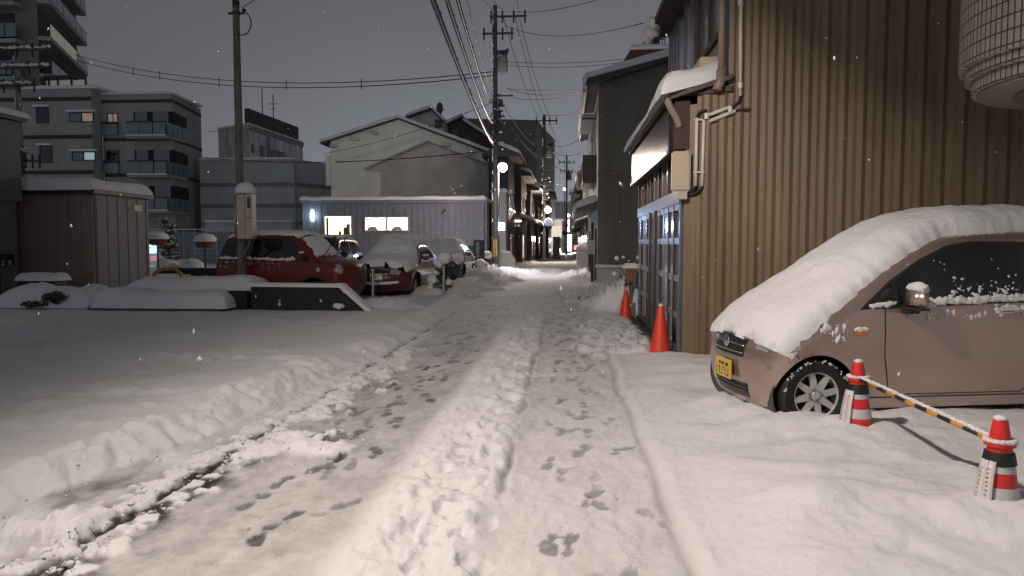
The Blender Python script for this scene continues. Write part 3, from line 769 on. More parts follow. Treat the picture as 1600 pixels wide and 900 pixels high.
for sd in (-1, 1): MB().add(*side_patch(cs, [(.74, 1.03), (3.2, 1.05), (3.22, 1.19), (3.10, 1.45), (2.84, 1.55), (1.42, 1.575), (1.16, 1.45)], .003, .05, sd)).build('window_trim', 'blackpl', t, True, True)
car_snow(cs, t, cs.qx(1.12), cs.qx(3.12), .075, 1.10, 60, 40, .2, 5, .05, .08)
car_snow(cs, t, cs.qx(.62), cs.qx(1.10), .028, 1.0, 40, 30, .5, 6, .08, .08, 'windscreen_snow')
sb = MB()
for k in range(170):
    x = random.uniform(1.2, 3.2); z = 1.05+.02*(x-1.2)+abs(random.gauss(0, .02)); r = random.uniform(.012, .03); sb.blob((x, cs.W(x, z)+.004, z), (r*1.6, r*.6, r*.8), 4, .5, 2)
for k in range(34):
    x = random.uniform(1.5, 3.2); z = random.gauss(.95, .04); r = random.uniform(.005, .013); sb.blob((x, cs.W(x, z), z), (r*1.6, r*.4, r), 4, .5, 2)
tag(sb.build('side_snow', SNOW, t, True, True), kind='stuff')
for sd in (-1, 1):
    c = Vector((.15, sd*.565, .82))
    h = MB().blob((0, 0, 0), (.13, .15, .15), 14, 0).build('headlight', 'lens', t, True, True); h.location = c
    MB().lathe([(.142, -.02), (.156, 0), (.142, .02)], (0, 0, 0), 24, 'x', False).build('headlight_ring', 'chrome', h, True, True).location = (.03, 0, 0)
    yb = sd*(cs.W(1.1, 1.05))
    mm = MB().obox((.86, yb+sd*.05, 1.10), (.10, 0, 0), (0, sd*.17, 0), (0, 0, .13)).build('mirror', 'red', t, True); bevel(mm, .03, 2)
    MB().obox((.89, yb-sd*.02, 1.05), (.06, 0, 0), (0, sd*.13, 0), (0, 0, .06)).build('mirror_foot', 'blackpl', mm, True)
    MB().blob((.91, yb+sd*.13, 1.235), (.055, .09, .03), 6, .3).build('mirror_snow', SNOW, mm, True, True)
for hx in (1.85, 2.5):
    for sd in (-1, 1):
        h = MB(); yw = sd*(cs.W(hx, .93)+.02); h.tube([(hx-.09, yw-sd*.02, .93), (hx-.07, yw, .93), (hx+.07, yw, .932), (hx+.09, yw-sd*.02, .932)], .012, 6)
        h.build('door_handle', 'red', t, True, True)
MB().lathe([(0, -.01), (.045, -.01), (.05, .01), (0, .012)], (.55, cs.W(.55, .80)+.004, .84), 14, 'y').build('indicator', 'lens', t, True)
for k, yy in enumerate((-.12, .38)):
    MB().tube([(.62, yy, 1.10), (.44, yy+.02, 1.36), (.26, yy+.04, 1.60)], .012, 5).build('wiper', 'black', t, True)
MB().add(*cap_patch(cs, cs.qz(.5), cs.qz(.62), -.4, .4, .004)).build('grille', 'blackpl', t, True)
MB().obox((-.02, -.165, .36), (.015, 0, 0), (0, .33, 0), (0, 0, .165)).build('number_plate', 'plate', t, True)

# --- dark saloon, maroon saloon and the far grey one: noses toward the camera
SSIL = [(.12, .22, .22, .08), (.03, .36, .28, .14), (0, .52, .30, .17), (.05, .66, .26, .17), (.2, .74, .16, .12), (.6, .84, .12, .07), (1.0, .92, .10, .06), (1.2, .99, .10, .07), (1.5, 1.20, .10, .08), (1.8, 1.37, .10, .06), (2.1, 1.43, .10, .04),
        (2.6, 1.445, .10, .035), (3.0, 1.40, .10, .035), (3.4, 1.22, .10, .05), (3.75, 1.0, .10, .05), (4.1, .97, .14, .06), (4.28, .90, .18, .1), (4.35, .7, .22, .12), (4.34, .45, .22, .12), (4.28, .25, .2, .08)]
SW = [(.2, .76), (.35, .81), (.55, .835), (.8, .835), (.95, .815), (1.2, .70), (1.45, .58), (1.6, .55)]
gls = [('front_window', [(1.42, .98), (2.25, 1.0), (2.25, 1.34), (2.0, 1.34), (1.75, 1.25)]), ('rear_window', [(2.33, 1.0), (3.2, 1.02), (3.1, 1.18), (2.9, 1.31), (2.33, 1.345)])]
def saloon(name, label, loc, paint, rz=0., sth=.12, plate='platew', seed=3, snow_screen=True, front=True):
    t = thing(name, label, 'car', loc, math.radians(90)+rz)
    cs = simple_car(t, SSIL, SW, [(.82, .31, .36), (3.45, .31, .36)], .305, paint, .2, gls, doors=[[(1.35, .95), (1.35, .5), (1.42, .3), (2.25, .3), (2.29, .99)], [(2.29, .3), (2.9, .3), (3.1, .55), (3.2, .9)]], windscreen=(1.12, 1.86), step=.06)
    if snow_screen: car_snow(cs, t, cs.qz(.70), cs.qx(3.9), lambda q: sth*(1.25 if 1.9 < float(np.interp(q, cs.q, cs.S[:, 0])) < 3.2 else 1.), 1.12, 90, 44, .25, seed, .06, .10)
    else: car_snow(cs, t, cs.qx(1.9), cs.qx(3.9), sth, 1.1, 60, 36, .2, seed, .05, .1)
    for sd in (-1, 1):
        mb = MB().add(*cap_patch(cs, cs.qz(.57), cs.qz(.69), sd*.58 if sd > 0 else -.98, .98 if sd > 0 else -.58, .010, 6, 6)); mb.build('headlight', 'lens', t, True, True)
        yb = sd*cs.W(1.5, .97)
        mm = MB().obox((1.40, yb+sd*.03, .98), (.11, 0, 0), (0, sd*.19, 0), (0, 0, .13)).build('mirror', paint, t, True); bevel(mm, .03, 2)
        MB().blob((1.46, yb+sd*.12, 1.12), (.06, .10, .035), 6, .3).build('mirror_snow', SNOW, mm, True, True)
    g = MB().add(*cap_patch(cs, cs.qz(.52), cs.qz(.66), -.5, .5, .006)).build('grille', 'blackpl', t, True)
    gb = MB()
    for zz in (.55, .60, .64): gb.tube([cs.at(cs.qz(zz), u, .012) for u in np.linspace(-.5, .5, 9)], .008, 5)
    gb.build('grille_bar', 'chrome', g, True)
    MB().add(*cap_patch(cs, cs.qz(.27), cs.qz(.36), -.7, .7, .006)).build('lower_intake', 'blackpl', t, True)
    return t, cs
t, cs = saloon('parked_car', 'maroon saloon smothered in snow, snow ledge on its bumper, right of the red car', (-4.86, 18.75, .10), 'maroon', math.radians(-2), .20)
pc = cs.at(cs.qz(.55), 0, .02)
pl = MB().obox((pc.x-.012, -.165, pc.z-.085), (.012, 0, 0), (0, .33, 0), (0, 0, .165)).build('number_plate', 'platew', t, True)
def text(body, size, m, parent, name, loc, rot, local=True, ext=.001):
    c = bpy.data.curves.new(name, 'FONT'); c.body = body; c.size = size; c.align_x = 'CENTER'; c.align_y = 'CENTER'; c.extrude = ext
    o = link(bpy.data.objects.new(name, c)); c.materials.append(M[m] if isinstance(m, str) else m); 
    bpy.context.view_layer.update(); me = bpy.data.meshes.new_from_object(o.evaluated_get(bpy.context.evaluated_depsgraph_get())); bpy.data.objects.remove(o)
    o = link(bpy.data.objects.new(name, me)); adopt(o, parent, local); o.location = loc; o.rotation_euler = rot; return o
text('74', .13, 'plateink', pl, 'plate_digits', (pc.x-.0145, .06, pc.z), (math.pi/2, 0, -math.pi/2))
bs = MB()
for k in range(26):
    u = -.95+1.9*k/25; p = cs.at(cs.qz(.40), u, .03); bs.blob(p+Vector((-.0, 0, .02)), (.07, .06, .04), 6, .25)
bs.build('bumper_snow', SNOW, t, True, True)
t, cs = saloon('parked_car', 'dark car with snowy bonnet and black grille, beside the green sheet', (-4.5, 25.4, .10), 'dcar', 0, .15, seed=8)
lw = MB()
t2 = thing('parked_car', 'dark car hidden behind the red one, only its glinting windscreen corner and mirror showing', 'car', (-7.15, 19.7, .06), math.radians(90))
cs = simple_car(t2, RSIL, KW, [(.66, .30, .36), (2.78, .30, .36)], .29, 'dcar', .24, glr, windscreen=(.66, 1.20))
car_snow(cs, t2, cs.qx(1.24), cs.qx(3.1), .06, 1.05, 40, 30, .2, 15, .05, .08)
for sd in (-1, 1):
    yb = sd*(cs.W(1.1, 1.05)); mm = MB().obox((.86, yb+sd*.04, 1.10), (.10, 0, 0), (0, sd*.18, 0), (0, 0, .16)).build('mirror', 'blackpl', t2, True); bevel(mm, .03, 2)

# ------------------------------------------------------------------ corrugated brown building on the right
C0 = Vector((1.54, 9.89, 0)); WD = Vector((.891, -.454, 0)); WN = Vector((-.454, -.891, 0))
bt = thing('corrugated_building', 'brown corrugated metal building with sliding doors, behind the pinkish minivan', 'building', (1.54, 9.89, 0))
def corrugate(mb, o, d, n, L, z0, z1, pitch=.22, dep=.032):
    """trapezoidal ribbed sheet: o start, d along, n outward"""
    prof = []; k = 0
    while k*pitch < L:
        for f, h in ((0, 0), (.28, 0), (.50, 1), (.80, 1), (1., 0)):
            q = min(L, (k+f)*pitch); prof.append((q, h*dep))
        k += 1
    vs = []
    for q, h in prof:
        p = o+d*q+n*h; vs += [(p.x, p.y, z0), (p.x, p.y, z1)]
    mb.add(vs, [(2*i, 2*i+2, 2*i+3, 2*i+1) for i in range(len(prof)-1)])
mb = MB(); corrugate(mb, C0+WD*.16, WD, WN, 8.3, -.1, 3.48, .20, .032); corrugate(mb, C0+WD*.56, WD, WN, 7.95, 3.48, 9.0, .20, .032)
mb.build('corrugated_wall', 'brown', bt)
MB().obox(C0-WD*.0+Vector((0, 0, -.1)), WD*.17, -WN*.12, (0, 0, 3.45)).build('corner_post', 'beige' if 0 else 'brown', bt)
rows = MB()
for k in range(44):
    for zz in (.35, 1.25, 2.2, 3.1):
        q = C0+WD*(  .16+k*.20+.025)+WN*.004; q.z = zz; rows.blob(q, .007, 4, 0)
tag(rows.build('cladding_screw', 'darkbrown', bt), kind='stuff')
# shell behind
sh = MB(); E1 = C0+WD*8.4
sh.prism([C0+Vector((.13, .1, 3.3)), Vector((1.66, 15.6, 3.3)), Vector((9, 15.6, 3.3)), E1+Vector((0, .25, 3.3))], (0, 0, -3.4))
sh.build('lower_wall', 'darkbrown', bt)
UX = C0.x+WD.x*.557+.02
U0 = C0+WD*.60
mb = MB().prism([Vector((UX+.12, U0.y+.12, 3.3)), Vector((UX+.12, 15.2, 3.3)), Vector((9, 15.2, 3.3)), E1+Vector((0, .25, 3.3))], (0, 0, 5.7)); mb.build('upper_wall', 'tower', bt)
# upper window wall along the street: posts, sill, panes
uw = MB().box(UX-.01, UX+.1, 9.72, 15.1, 3.4, 4.32); uw.build('spandrel', 'tower', bt)
for (ya, yb) in ((9.95, 11.85), (12.2, 14.0), (14.25, 15.0)):
    fr = MB(); 
    fr.box(UX-.06, UX+.06, ya, ya+.08, 4.32, 7.4).box(UX-.06, UX+.06, yb-.08, yb, 4.32, 7.4).box(UX-.07, UX+.06, ya, yb, 4.28, 4.36).box(UX-.05, UX+.05, (ya+yb)/2-.03, (ya+yb)/2+.03, 4.36, 7.4)
    f = fr.build('window', 'alu' if ya > 12 else 'darkbrown', bt); MB().box(UX+.0, UX+.03, ya+.08, yb-.08, 4.36, 7.4).build('pane', 'winup', f)
MB().box(UX-.04, UX+.10, 11.85, 12.2, 4.3, 7.4).build('window_post', 'brownpost', bt)
MB().box(UX-.03, UX+.10, 9.66, 9.95, 3.4, 7.4).build('corner_board', 'wallg', bt)
ev = MB().prism([(1.62, 9.2, 5.62), (1.62, 15.35, 5.62), (2.2, 15.35, 5.75), (2.2, 9.2, 5.75)], (0, 0, .12)); ev.build('eaves', 'darkbrown', bt)
es = MB()
for k in range(20): es.blob((1.62+random.uniform(-.03, .08), 15.3-random.uniform(0, 1.1), 5.74+random.uniform(-.14, .04)), random.uniform(.04, .12), 6, .4)
tag(es.build('eaves_snow', SNOW, bt, smooth=True), kind='stuff')
# lean-to roof with its fascia
rf = MB().prism([(1.30, 9.78, 3.40), (1.30, 15.75, 3.40), (2.06, 15.75, 3.60), (2.06, 9.50, 3.60)], (0, 0, .06)); rf.build('porch_roof', 'darkbrown', bt)
MB().obox(C0+WD*-.02+WN*.06+Vector((0, 0, 3.46)), WD*.64, -WN*.06, (0, 0, .07)).build('roof_edge_trim', 'darkbrown', bt)
MB().cap((1.25, 9.72, 3.47), (0, 6.0, 0), (.80, 0, .20), .32, step=.12, amp=.4, fr=1.6, over=.05).build('porch_snow', SNOW, bt, smooth=True)
MB().box(1.36, 1.42, 10.12, 15.72, 2.76, 3.40).build('fascia_board', 'fascia', bt)
MB().box(1.33, 1.36, 10.1, 15.74, 2.74, 2.80).build('fascia_trim', 'alu', bt)
MB().box(1.42, 1.66, 10.12, 15.72, 2.76, 2.80).build('fascia_soffit', 'darkbrown', bt)
MB().box(1.40, 1.60, 9.86, 10.12, 2.78, 3.40).build('fascia_end', 'darkbrown', bt)
# sliding doors on the street side
DX = 1.53
def door(ya, yb, n, thick=False):
    d = MB(); w = .05
    for yy in (ya, yb-w): d.box(DX-.03, DX+.03, yy, yy+w, .02, 2.08)
    for zz in (.02, .52, 1.02, 1.53, 2.0): d.box(DX-.026, DX+.026, ya+w, yb-w, zz, zz+(.09 if zz > .1 else .14))
    o = d.build('sliding_door', 'alu', bt)
    m = MB()
    for k in range(1, n): m.box(DX-.034, DX+.02, ya+(yb-ya)*k/n-.016, ya+(yb-ya)*k/n+.016, .03, 2.07)
    m.build('door_mullion', 'brownpost', o)
    MB().obox((DX-.004+.5*(yb-ya)*.021, ya+w, .1), (-.021*(yb-ya-2*w), yb-ya-2*w, 0), (.008, 0, 0), (0, 0, 1.96)).build('pane', 'frost', o)
for (a, b, n) in ((9.98, 11.6, 3), (11.62, 12.5, 2), (12.68, 13.28, 2), (13.46, 14.5, 2), (14.52, 15.55, 2)): door(a, b, n)
for yy in (12.59, 13.37): MB().box(DX-.06, DX+.06, yy-.08, yy+.08, 0, 2.10).build('door_post', 'brownpost', bt)
MB().box(DX-.05, DX+.05, 9.96, 15.66, 2.085, 2.26).build('door_header', 'alu', bt)
for k in range(11):
    yy = 10.05+k*.55; MB().box(DX-.04, DX+.04, yy-.03, yy+.03, 2.26, 2.76).build('transom_post', 'brown' if k % 2 else 'brownpost', bt)
MB().box(DX-.005, DX+.01, 9.98, 15.6, 2.26, 2.76).build('transom_pane', 'frost', bt)
MB().box(DX-.06, DX+.1, 9.95, 15.7, -.08, .02).build('threshold', 'darkstone', bt)
# pipes on the corrugated wall
def wp(px, v, off=.05):
    """point on the corrugated wall read off the photograph"""
    k = (P(px, v, 10)-Vector((0, 0, CH))); b = C0+WN*off
    t_ = (b-Vector((0, 0, CH))).dot(WN)/k.dot(WN); return Vector((0, 0, CH))+k*t_
cd = MB()
cd.tube([wp(1158, -40), wp(1157, 150)], .022, 8)
cd.tube([wp(1104, 181), wp(1141, 167)], .024, 8); cd.tube([wp(1108, 181.5+8), wp(1150, 173)], .024, 8)
cd.tube([wp(1089, 184), wp(1087, 290)], .022, 8); cd.tube([wp(1100, 188), wp(1097, 291)], .022, 8)
cd.build('conduit', 'whitepipe', bt, smooth=True)
ck = MB()
for (a, b) in ((184, 266),): pass
for (px, v) in ((1093, 187), (1092, 269)): ck.tube([wp(px-8, v, .055), wp(px+9, v, .055)], .012, 6)
for (px, v) in ((1104, 181), (1141, 170), (1157, 133), (1157, 4)): ck.tube([wp(px, v-4, .06), wp(px, v+5, .06)], .03, 8)
ck.build('conduit_clip', 'whitepipe', bt)
def bez(pts, n=14):
    pts = [Vector(q) for q in pts]; out = []
    for k in range(n+1):
        t_ = k/n; q = pts[:]
        while len(q) > 1: q = [q[i]*(1-t_)+q[i+1]*t_ for i in range(len(q)-1)]
        out.append(q[0])
    return out
def hose(p, r, n): MB().tube(p, r, n).build('flexible_hose', 'black', bt, smooth=True)
hose(bez([wp(1157, 150), wp(1157, 163), wp(1141, 167)]), .02, 6); hose(bez([wp(1089, 184), wp(1090, 172), wp(1104, 173)]), .02, 6)
hose(bez([wp(1100, 188), wp(1101, 180), wp(1108, 181)]), .018, 6); hose(bez([wp(1150, 173), wp(1160, 170), wp(1172, 171)]), .016, 6)
hose(bez([wp(1087, 290), wp(1084, 302), wp(1060, 308), wp(1063, 296)]), .022, 6); hose(bez([wp(1097, 291), wp(1096, 304), wp(1060, 310), wp(1061, 296)]), .022, 6)
mbx = wp(1045, 240, .10); 
mo = MB().box(1.36, 1.60, 9.74, 9.84, 2.22, 2.74).build('meter_box', 'beige', bt); bevel(mo, .02)
MB().box(1.44, 1.56, 9.755, 9.83, 2.12, 2.22).build('meter_box_gland', 'beige', mo)
# rain pipes
rp = MB(); rp.tube([wp(1130, -60, .10), wp(1127, 112, .10)], .045, 12); rp.tube([wp(1127, 108, .10), wp(1126, 128, .10), wp(1120, 140, .16)], .06, 12); rp.build('rain_pipe', 'taupe', bt, smooth=True)
rp = MB(); g0 = Vector((1.30, 9.82, 3.42)); rp.tube(bez([g0+Vector((0, 0, .08)), g0+Vector((-.02, 0, -.12)), g0+Vector((.16, .02, -.20)), g0+Vector((.16, .05, -.36))]), .046, 10); rp.build('gutter_elbow', 'taupe', bt, smooth=True)
# air conditioner on the porch roof
ac = thing('air_conditioner', 'beige outdoor unit standing in snow on the small porch roof', 'air conditioner', (1.78, 9.95, 3.6))
o = MB().box(1.74, 2.02, 10.0, 10.5, 3.55, 4.0).build('casing', 'beige', ac); bevel(o, .02)
MB().box(1.84, 1.96, 9.985, 10.0, 3.88, 3.90).build('handle_recess', 'darkbrown', ac)

# ------------------------------------------------------------------ tiled round bay, top right
def tile_mat():
    m = mat('bay tile', (.40, .345, .30), .35, 0, .1); nt = m.node_tree; L = nt.links; b = nt.nodes['Principled BSDF']
    uv = nt.nodes.new('ShaderNodeUVMap'); br = nt.nodes.new('ShaderNodeTexBrick'); br.offset = 0; br.inputs['Scale'].default_value = 1
    br.inputs['Brick Width'].default_value = .056; br.inputs['Row Height'].default_value = .108; br.inputs['Mortar Size'].default_value = .0065; br.inputs['Mortar Smooth'].default_value = .1; br.inputs['Bias'].default_value = 0
    br.inputs['Color1'].default_value = (.46, .40, .355, 1); br.inputs['Color2'].default_value = (.58, .50, .43, 1); br.inputs['Mortar'].default_value = (.05, .042, .036, 1)
    L.new(uv.outputs[0], br.inputs['Vector']); L.new(br.outputs['Color'], b.inputs['Base Color'])
    bp = nt.nodes.new('ShaderNodeBump'); bp.inputs['Strength'].default_value = .7; bp.inputs['Distance'].default_value = .006; bp.invert = True
    L.new(br.outputs['Fac'], bp.inputs['Height']); L.new(bp.outputs[0], b.inputs['Normal']); return m
TB = thing('tiled_building', 'building with a rounded bay of small beige tiles, overhanging the minivan', 'building', (4.42, 6.15, 0))
def ring(name, r, z0, z1, m, zb=None):
    n = 72; cx, cy = 4.42, 6.15; me = bpy.data.meshes.new(name); vs = []; fs = []
    for z in (z0, z1):
        for k in range(n): a = 2*math.pi*k/n; vs.append((cx+r*math.cos(a), cy+r*math.sin(a), z))
    for k in range(n): fs.append((k, (k+1) % n, n+(k+1) % n, n+k))
    fs.append(tuple(range(n))[::-1]); fs.append(tuple(range(n, 2*n)))
    me.from_pydata(vs, [], fs); me.materials.append(m); uvl = me.uv_layers.new(name='UVMap')
    for p in me.polygons[:n]:
        k = p.index
        for li, (kk, z) in zip(p.loop_indices, ((k, z0), (k+1, z0), (k+1, z1), (k, z1))): uvl.data[li].uv = (2*math.pi*kk/n*r, z)
        p.use_smooth = True
    o = link(bpy.data.objects.new(name, me)); adopt(o, TB, False); return o
TM = tile_mat()
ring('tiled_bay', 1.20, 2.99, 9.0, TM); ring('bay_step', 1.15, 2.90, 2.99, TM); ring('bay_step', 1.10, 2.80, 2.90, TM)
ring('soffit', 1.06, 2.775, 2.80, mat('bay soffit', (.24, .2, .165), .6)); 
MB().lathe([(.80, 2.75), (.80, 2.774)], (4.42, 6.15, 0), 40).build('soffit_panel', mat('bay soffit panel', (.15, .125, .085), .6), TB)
MB().box(5.45, 10, 2.5, 7.4, -.1, 9).build('main_wall', 'conc_dark', TB)
MB().box(4.6, 5.6, 5.2, 6.9, 2.84, 8.9).build('bay_tie_wall', 'conc_dark', TB)

# ------------------------------------------------------------------ traffic cones
def cone_lathe(prof, name, m, parent, n=28): return MB().lathe(prof, (0, 0, 0), n).build(name, m, parent, True, True, 35)
def plain_cone(loc, label, tilt):
    t = thing('traffic_cone', label, 'traffic cone', loc, random.random()*6, 'orange red cones by the sliding doors'); t.rotation_euler[0] = tilt
    cone_lathe([(.165, -.05), (.155, .0), (.04, .66), (.03, .69), (.0, .70)], 'cone_body', 'coneor', t)
    MB().obox((-.19, -.19, -.07), (.38, 0, 0), (0, .38, 0), (0, 0, .03)).build('base', 'coneor', t, True)
    return t
a = P(1031, 549, 10.0); c = plain_cone((a.x, 10.0, .01), 'nearer plain orange red cone, white tipped, by the corner of the corrugated building', .01)
MB().blob((0, 0, .70), (.03, .03, .022), 6, .3).build('snow_tip', SNOW, c, True, True)
for k in range(1):
    MB().blob((.02, -.15, .0), (.10, .05, .06), 6, .4).build('base_snow', SNOW, c, True, True)
a = P(977, 488, 15.2); plain_cone((a.x, 15.2, -.10), 'farther plain orange red cone half sunk in thrown snow', -.02)
def glyph(mb, o, ax, ay, s, nrm):
    """one illegible square character: a few strokes"""
    for k in range(random.randint(4, 6)):
        if random.random() < .5: x0, y0, w, h = random.uniform(0, .2), random.uniform(.05, .9), random.uniform(.6, .8), .10
        else: x0, y0, w, h = random.uniform(.1, .8), random.uniform(0, .3), .10, random.uniform(.5, .7)
        mb.obox(o+ax*(x0*s)+ay*(y0*s)+nrm*.0005*(k % 3), ax*(w*s), ay*(h*s), nrm*.0012)
def striped_cone(loc, label, rz, grp='striped cones joined by the yellow and black bar'):
    t = thing('traffic_cone', label, 'traffic cone', loc, rz, grp)
    R = lambda z: .148-.112*z/.70
    z = [(-.22, .10, 'conered'), (.10, .20, 'conew'), (.20, .335, 'conered'), (.335, .42, 'conew'), (.42, .70, 'conered')]
    b = cone_lathe([(R(-.05)+.0, -.05), (R(.70), .70), (R(.70)-.012, .712), (0, .715)], 'cone_body', 'conered', t)
    for z0, z1 in ((.295, .365), (.44, .545)): cone_lathe([(R(z0)+.002, z0), (R(z1)+.002, z1)], 'reflective_band', 'conew', b)
    MB().obox((-.18, -.18, -.06), (.36, 0, 0), (0, .36, 0), (0, 0, .03)).build('base', 'black', t, True)
    cone_lathe([(R(.475)+.004, .475), (R(.475)+.009, .48), (R(.545)+.009, .54), (R(.545)+.003, .545)], 'rubber_band', 'black', t)
    # paper strip tied on, hanging from the band to the foot on the camera side
    for (a0, w) in ((-.62, .055), (-1.05, .055)):
        st = MB(); p1 = MB(); p2 = MB(); vs = []
        for k in range(9):
            zz = .50-.34*k/8; r_ = R(zz)+.010+.012*math.sin(k/8*3.1); ca = a0*(1-.12*k/8)
            T = Vector((math.cos(ca), math.sin(ca), 0)); c = Vector((r_*math.sin(ca), -r_*math.cos(ca), zz)); vs += [c-T*w/2, c+T*w/2]
        st.add(vs, [(2*k, 2*k+2, 2*k+3, 2*k+1) for k in range(8)])
        for k in range(15):
            zz = .465-.0215*k; q_ = (.50-zz)/.34; r_ = R(zz)+.0125+.012*math.sin(q_*3.1); ca = a0*(1-.12*q_); T = Vector((math.cos(ca), math.sin(ca), 0)); Nn = Vector((math.sin(ca), -math.cos(ca), 0))
            c = Vector((r_*math.sin(ca), -r_*math.cos(ca), zz)); glyph(p1 if k < 5 and a0 > -.9 else p2, c-T*.013, T, Vector((0, 0, -1)), .018, Nn)
        so = st.build('paper_strip', 'paper', t, True, True); sol = so.modifiers.new('thick', 'SOLIDIFY'); sol.thickness = .0015
        if p1.v: p1.build('red_print', 'inkred', so, True)
        p2.build('grey_print', 'inkgrey', so, True)
    MB().blob((0, 0, .715), (.034, .034, .016), 7, .25).build('snow_tip', SNOW, t, True, True)
    return t
c1 = striped_cone((2.19, 5.66, -.05), 'striped cone with paper strips standing before the minivan front wheel', -.38)
c2 = striped_cone((2.27, 3.98, -.08), 'nearest striped cone with paper strips, at the near end of the bar', -.38)
# the bar with a ring at either end
def stripe_mat():
    m = mat('bar stripes', (.02, .02, .02), .4, 0, .05); nt = m.node_tree; L = nt.links; b = nt.nodes['Principled BSDF']
    tc = nt.nodes.new('ShaderNodeTexCoord'); sx = nt.nodes.new('ShaderNodeSeparateXYZ'); L.new(tc.outputs['Object'], sx.inputs[0])
    md = nt.nodes.new('ShaderNodeMath'); md.operation = 'MODULO'; md.inputs[1].default_value = .26
    a = nt.nodes.new('ShaderNodeMath'); a.operation = 'ADD'; a.inputs[1].default_value = 20.03; L.new(sx.outputs['Y'], a.inputs[0]); L.new(a.outputs[0], md.inputs[0])
    g = nt.nodes.new('ShaderNodeMath'); g.operation = 'GREATER_THAN'; g.inputs[1].default_value = .14; L.new(md.outputs[0], g.inputs[0])
    mx = nt.nodes.new('ShaderNodeMix'); mx.data_type = 'RGBA'; mx.inputs[6].default_value = (.014, .014, .015, 1); mx.inputs[7].default_value = (.62, .30, .02, 1); L.new(g.outputs[0], mx.inputs[0]); L.new(mx.outputs[2], b.inputs['Base Color'])
    return m
bar = thing('cone_bar', 'yellow and black striped bar carrying a ridge of snow between two striped cones', 'barrier bar', (2.2, 4.8, .5))
zb_ = .535; A = Vector((2.19, 5.66-.05, zb_)); B = Vector((2.27, 3.98+.05, zb_-.03))
MB().tube([A, (A+B)/2+Vector((0, 0, -.006)), B], .017, 12).build('striped_tube', stripe_mat(), bar, smooth=True)
for q in (Vector((2.19, 5.66, zb_)), Vector((2.27, 3.98, zb_-.03))):
    MB().lathe([(.054, -.012), (.074, -.012), (.074, .012), (.054, .012), (.062, -.012)], q, 28, 'z', False).build('ring', 'conered', bar, smooth=True, ang=40)
    sb = MB()
    for k in range(20):
        a = 2*math.pi*k/20; sb.blob(q+Vector((  .064*math.cos(a), .064*math.sin(a), .016)), (.019, .019, .012), 6, .35, 2)
    sb.build('ring_snow', SNOW, bar, smooth=True)
sb = MB()
for k in range(150):
    f_ = k/149; q = A.lerp(B, f_); sb.blob(q+Vector((random.gauss(0, .003), 0, .017)), (.0135, .018, random.uniform(.007, .014)), 5, .3, 2)
tag(sb.build('bar_snow', SNOW, bar, smooth=True), kind='stuff')

# ------------------------------------------------------------------ helper buildings
def windowed(root, y, items, wallmat=None):
    """flat windows on a wall that faces the camera at distance y: (u0, v0, u1, v1, pane material)"""
    for (u0, v0, u1, v1, pm) in items:
        x0, x1, z1, z0 = X(u0, y), X(u1, y), Z(v0, y), Z(v1, y)
        f = MB().box(x0-.06, x1+.06, y-.06, y+.02, z0-.06, z0).box(x0-.06, x1+.06, y-.06, y+.02, z1, z1+.06).box(x0-.06, x0, y-.06, y+.02, z0, z1).box(x1, x1+.06, y-.06, y+.02, z0, z1).build('window', 'blackpl', root)
        MB().box(x0, x1, y-.03, y-.005, z0, z1).build('pane', pm, f)
def vgrooves(mb, x0, x1, y, z0, z1, pitch, w=.03, d=.02):
    x = x0
    while x < x1-.01: mb.box(x, min(x+w, x1), y-d, y, z0, z1); x += pitch
# ---- grey siding house beyond the door wall
gh = thing('siding_house', 'grey ribbed siding house with snowy sloping roof, past the sliding doors', 'house', (1.05, 25.7, 0))
GY = 25.7; gx0 = 1.10
pts = [(gx0, GY, 0), (6.5, GY, 0), (6.5, GY, 8.6), (gx0, GY, 7.0)]
MB().prism(pts, (0, 13, 0)).build('wall', 'tilew', gh)
rb = MB()
k = gx0+.3
while k < 5.6:
    zt = 3.9; rb.box(k, k+.035, GY-.022, GY, .75, zt); k += .11
rb.build('siding_rib', 'tilew', gh)
MB().box(gx0-.03, gx0+.22, GY-.04, GY, 0.0, 6.95).build('corner_board', 'tilew', gh)
MB().box(gx0-.05, 6.0, GY-.06, GY, 3.88, 3.97).build('belt_trim', 'tilew', gh)
MB().box(gx0-.05, 5.8, GY-.10, GY, 0, .72).build('plinth', 'ghost', gh)
MB().cap((gx0-.08, GY-.24, .72), (4.0, 0, 0), (0, .24, 0), .09).build('plinth_snow', SNOW, gh, smooth=True)
MB().prism([(gx0-.45, GY-.35, 6.86), (6.6, GY-.35, 8.62), (6.6, GY-.35, 8.86), (gx0-.45, GY-.35, 7.10)], (0, 14, 0)).build('roof', 'tiled2', gh)
MB().cap((gx0-.5, GY-.4, 7.10), (7.1, 0, 1.76), (0, 14, 0), .26, step=.3, amp=.3, over=.06).build('roof_snow', SNOW, gh, smooth=True)
MB().tube([(gx0-.42, GY-.3, 6.92), (gx0-.42, 39, 6.92)], .07, 8).build('gutter', 'blackpl', gh)
MB().tube([(gx0+.9+1.2, GY-.05, 7.2), (gx0+1.9, GY-.05, 5.6), (gx0+1.6, GY-.05, 4.4), (gx0+1.3, GY-.05, 3.0)], .012, 5).build('wall_cable', 'cable', gh)
w = MB().box(gx0-.10, gx0, 28.6, 31.6, 4.7, 6.1).build('window', 'alu', gh); MB().box(gx0-.12, gx0-.10, 28.7, 31.5, 4.8, 6.0).build('pane', 'glass', w)
rl = MB()
rl.box(gx0-.50, gx0-.46, 28.4, 31.8, 3.9, 3.96).box(gx0-.50, gx0-.46, 28.4, 31.8, 4.84, 4.9)
for k in range(18): rl.box(gx0-.49, gx0-.47, 28.4+k*.2, 28.43+k*.2, 3.96, 4.84)
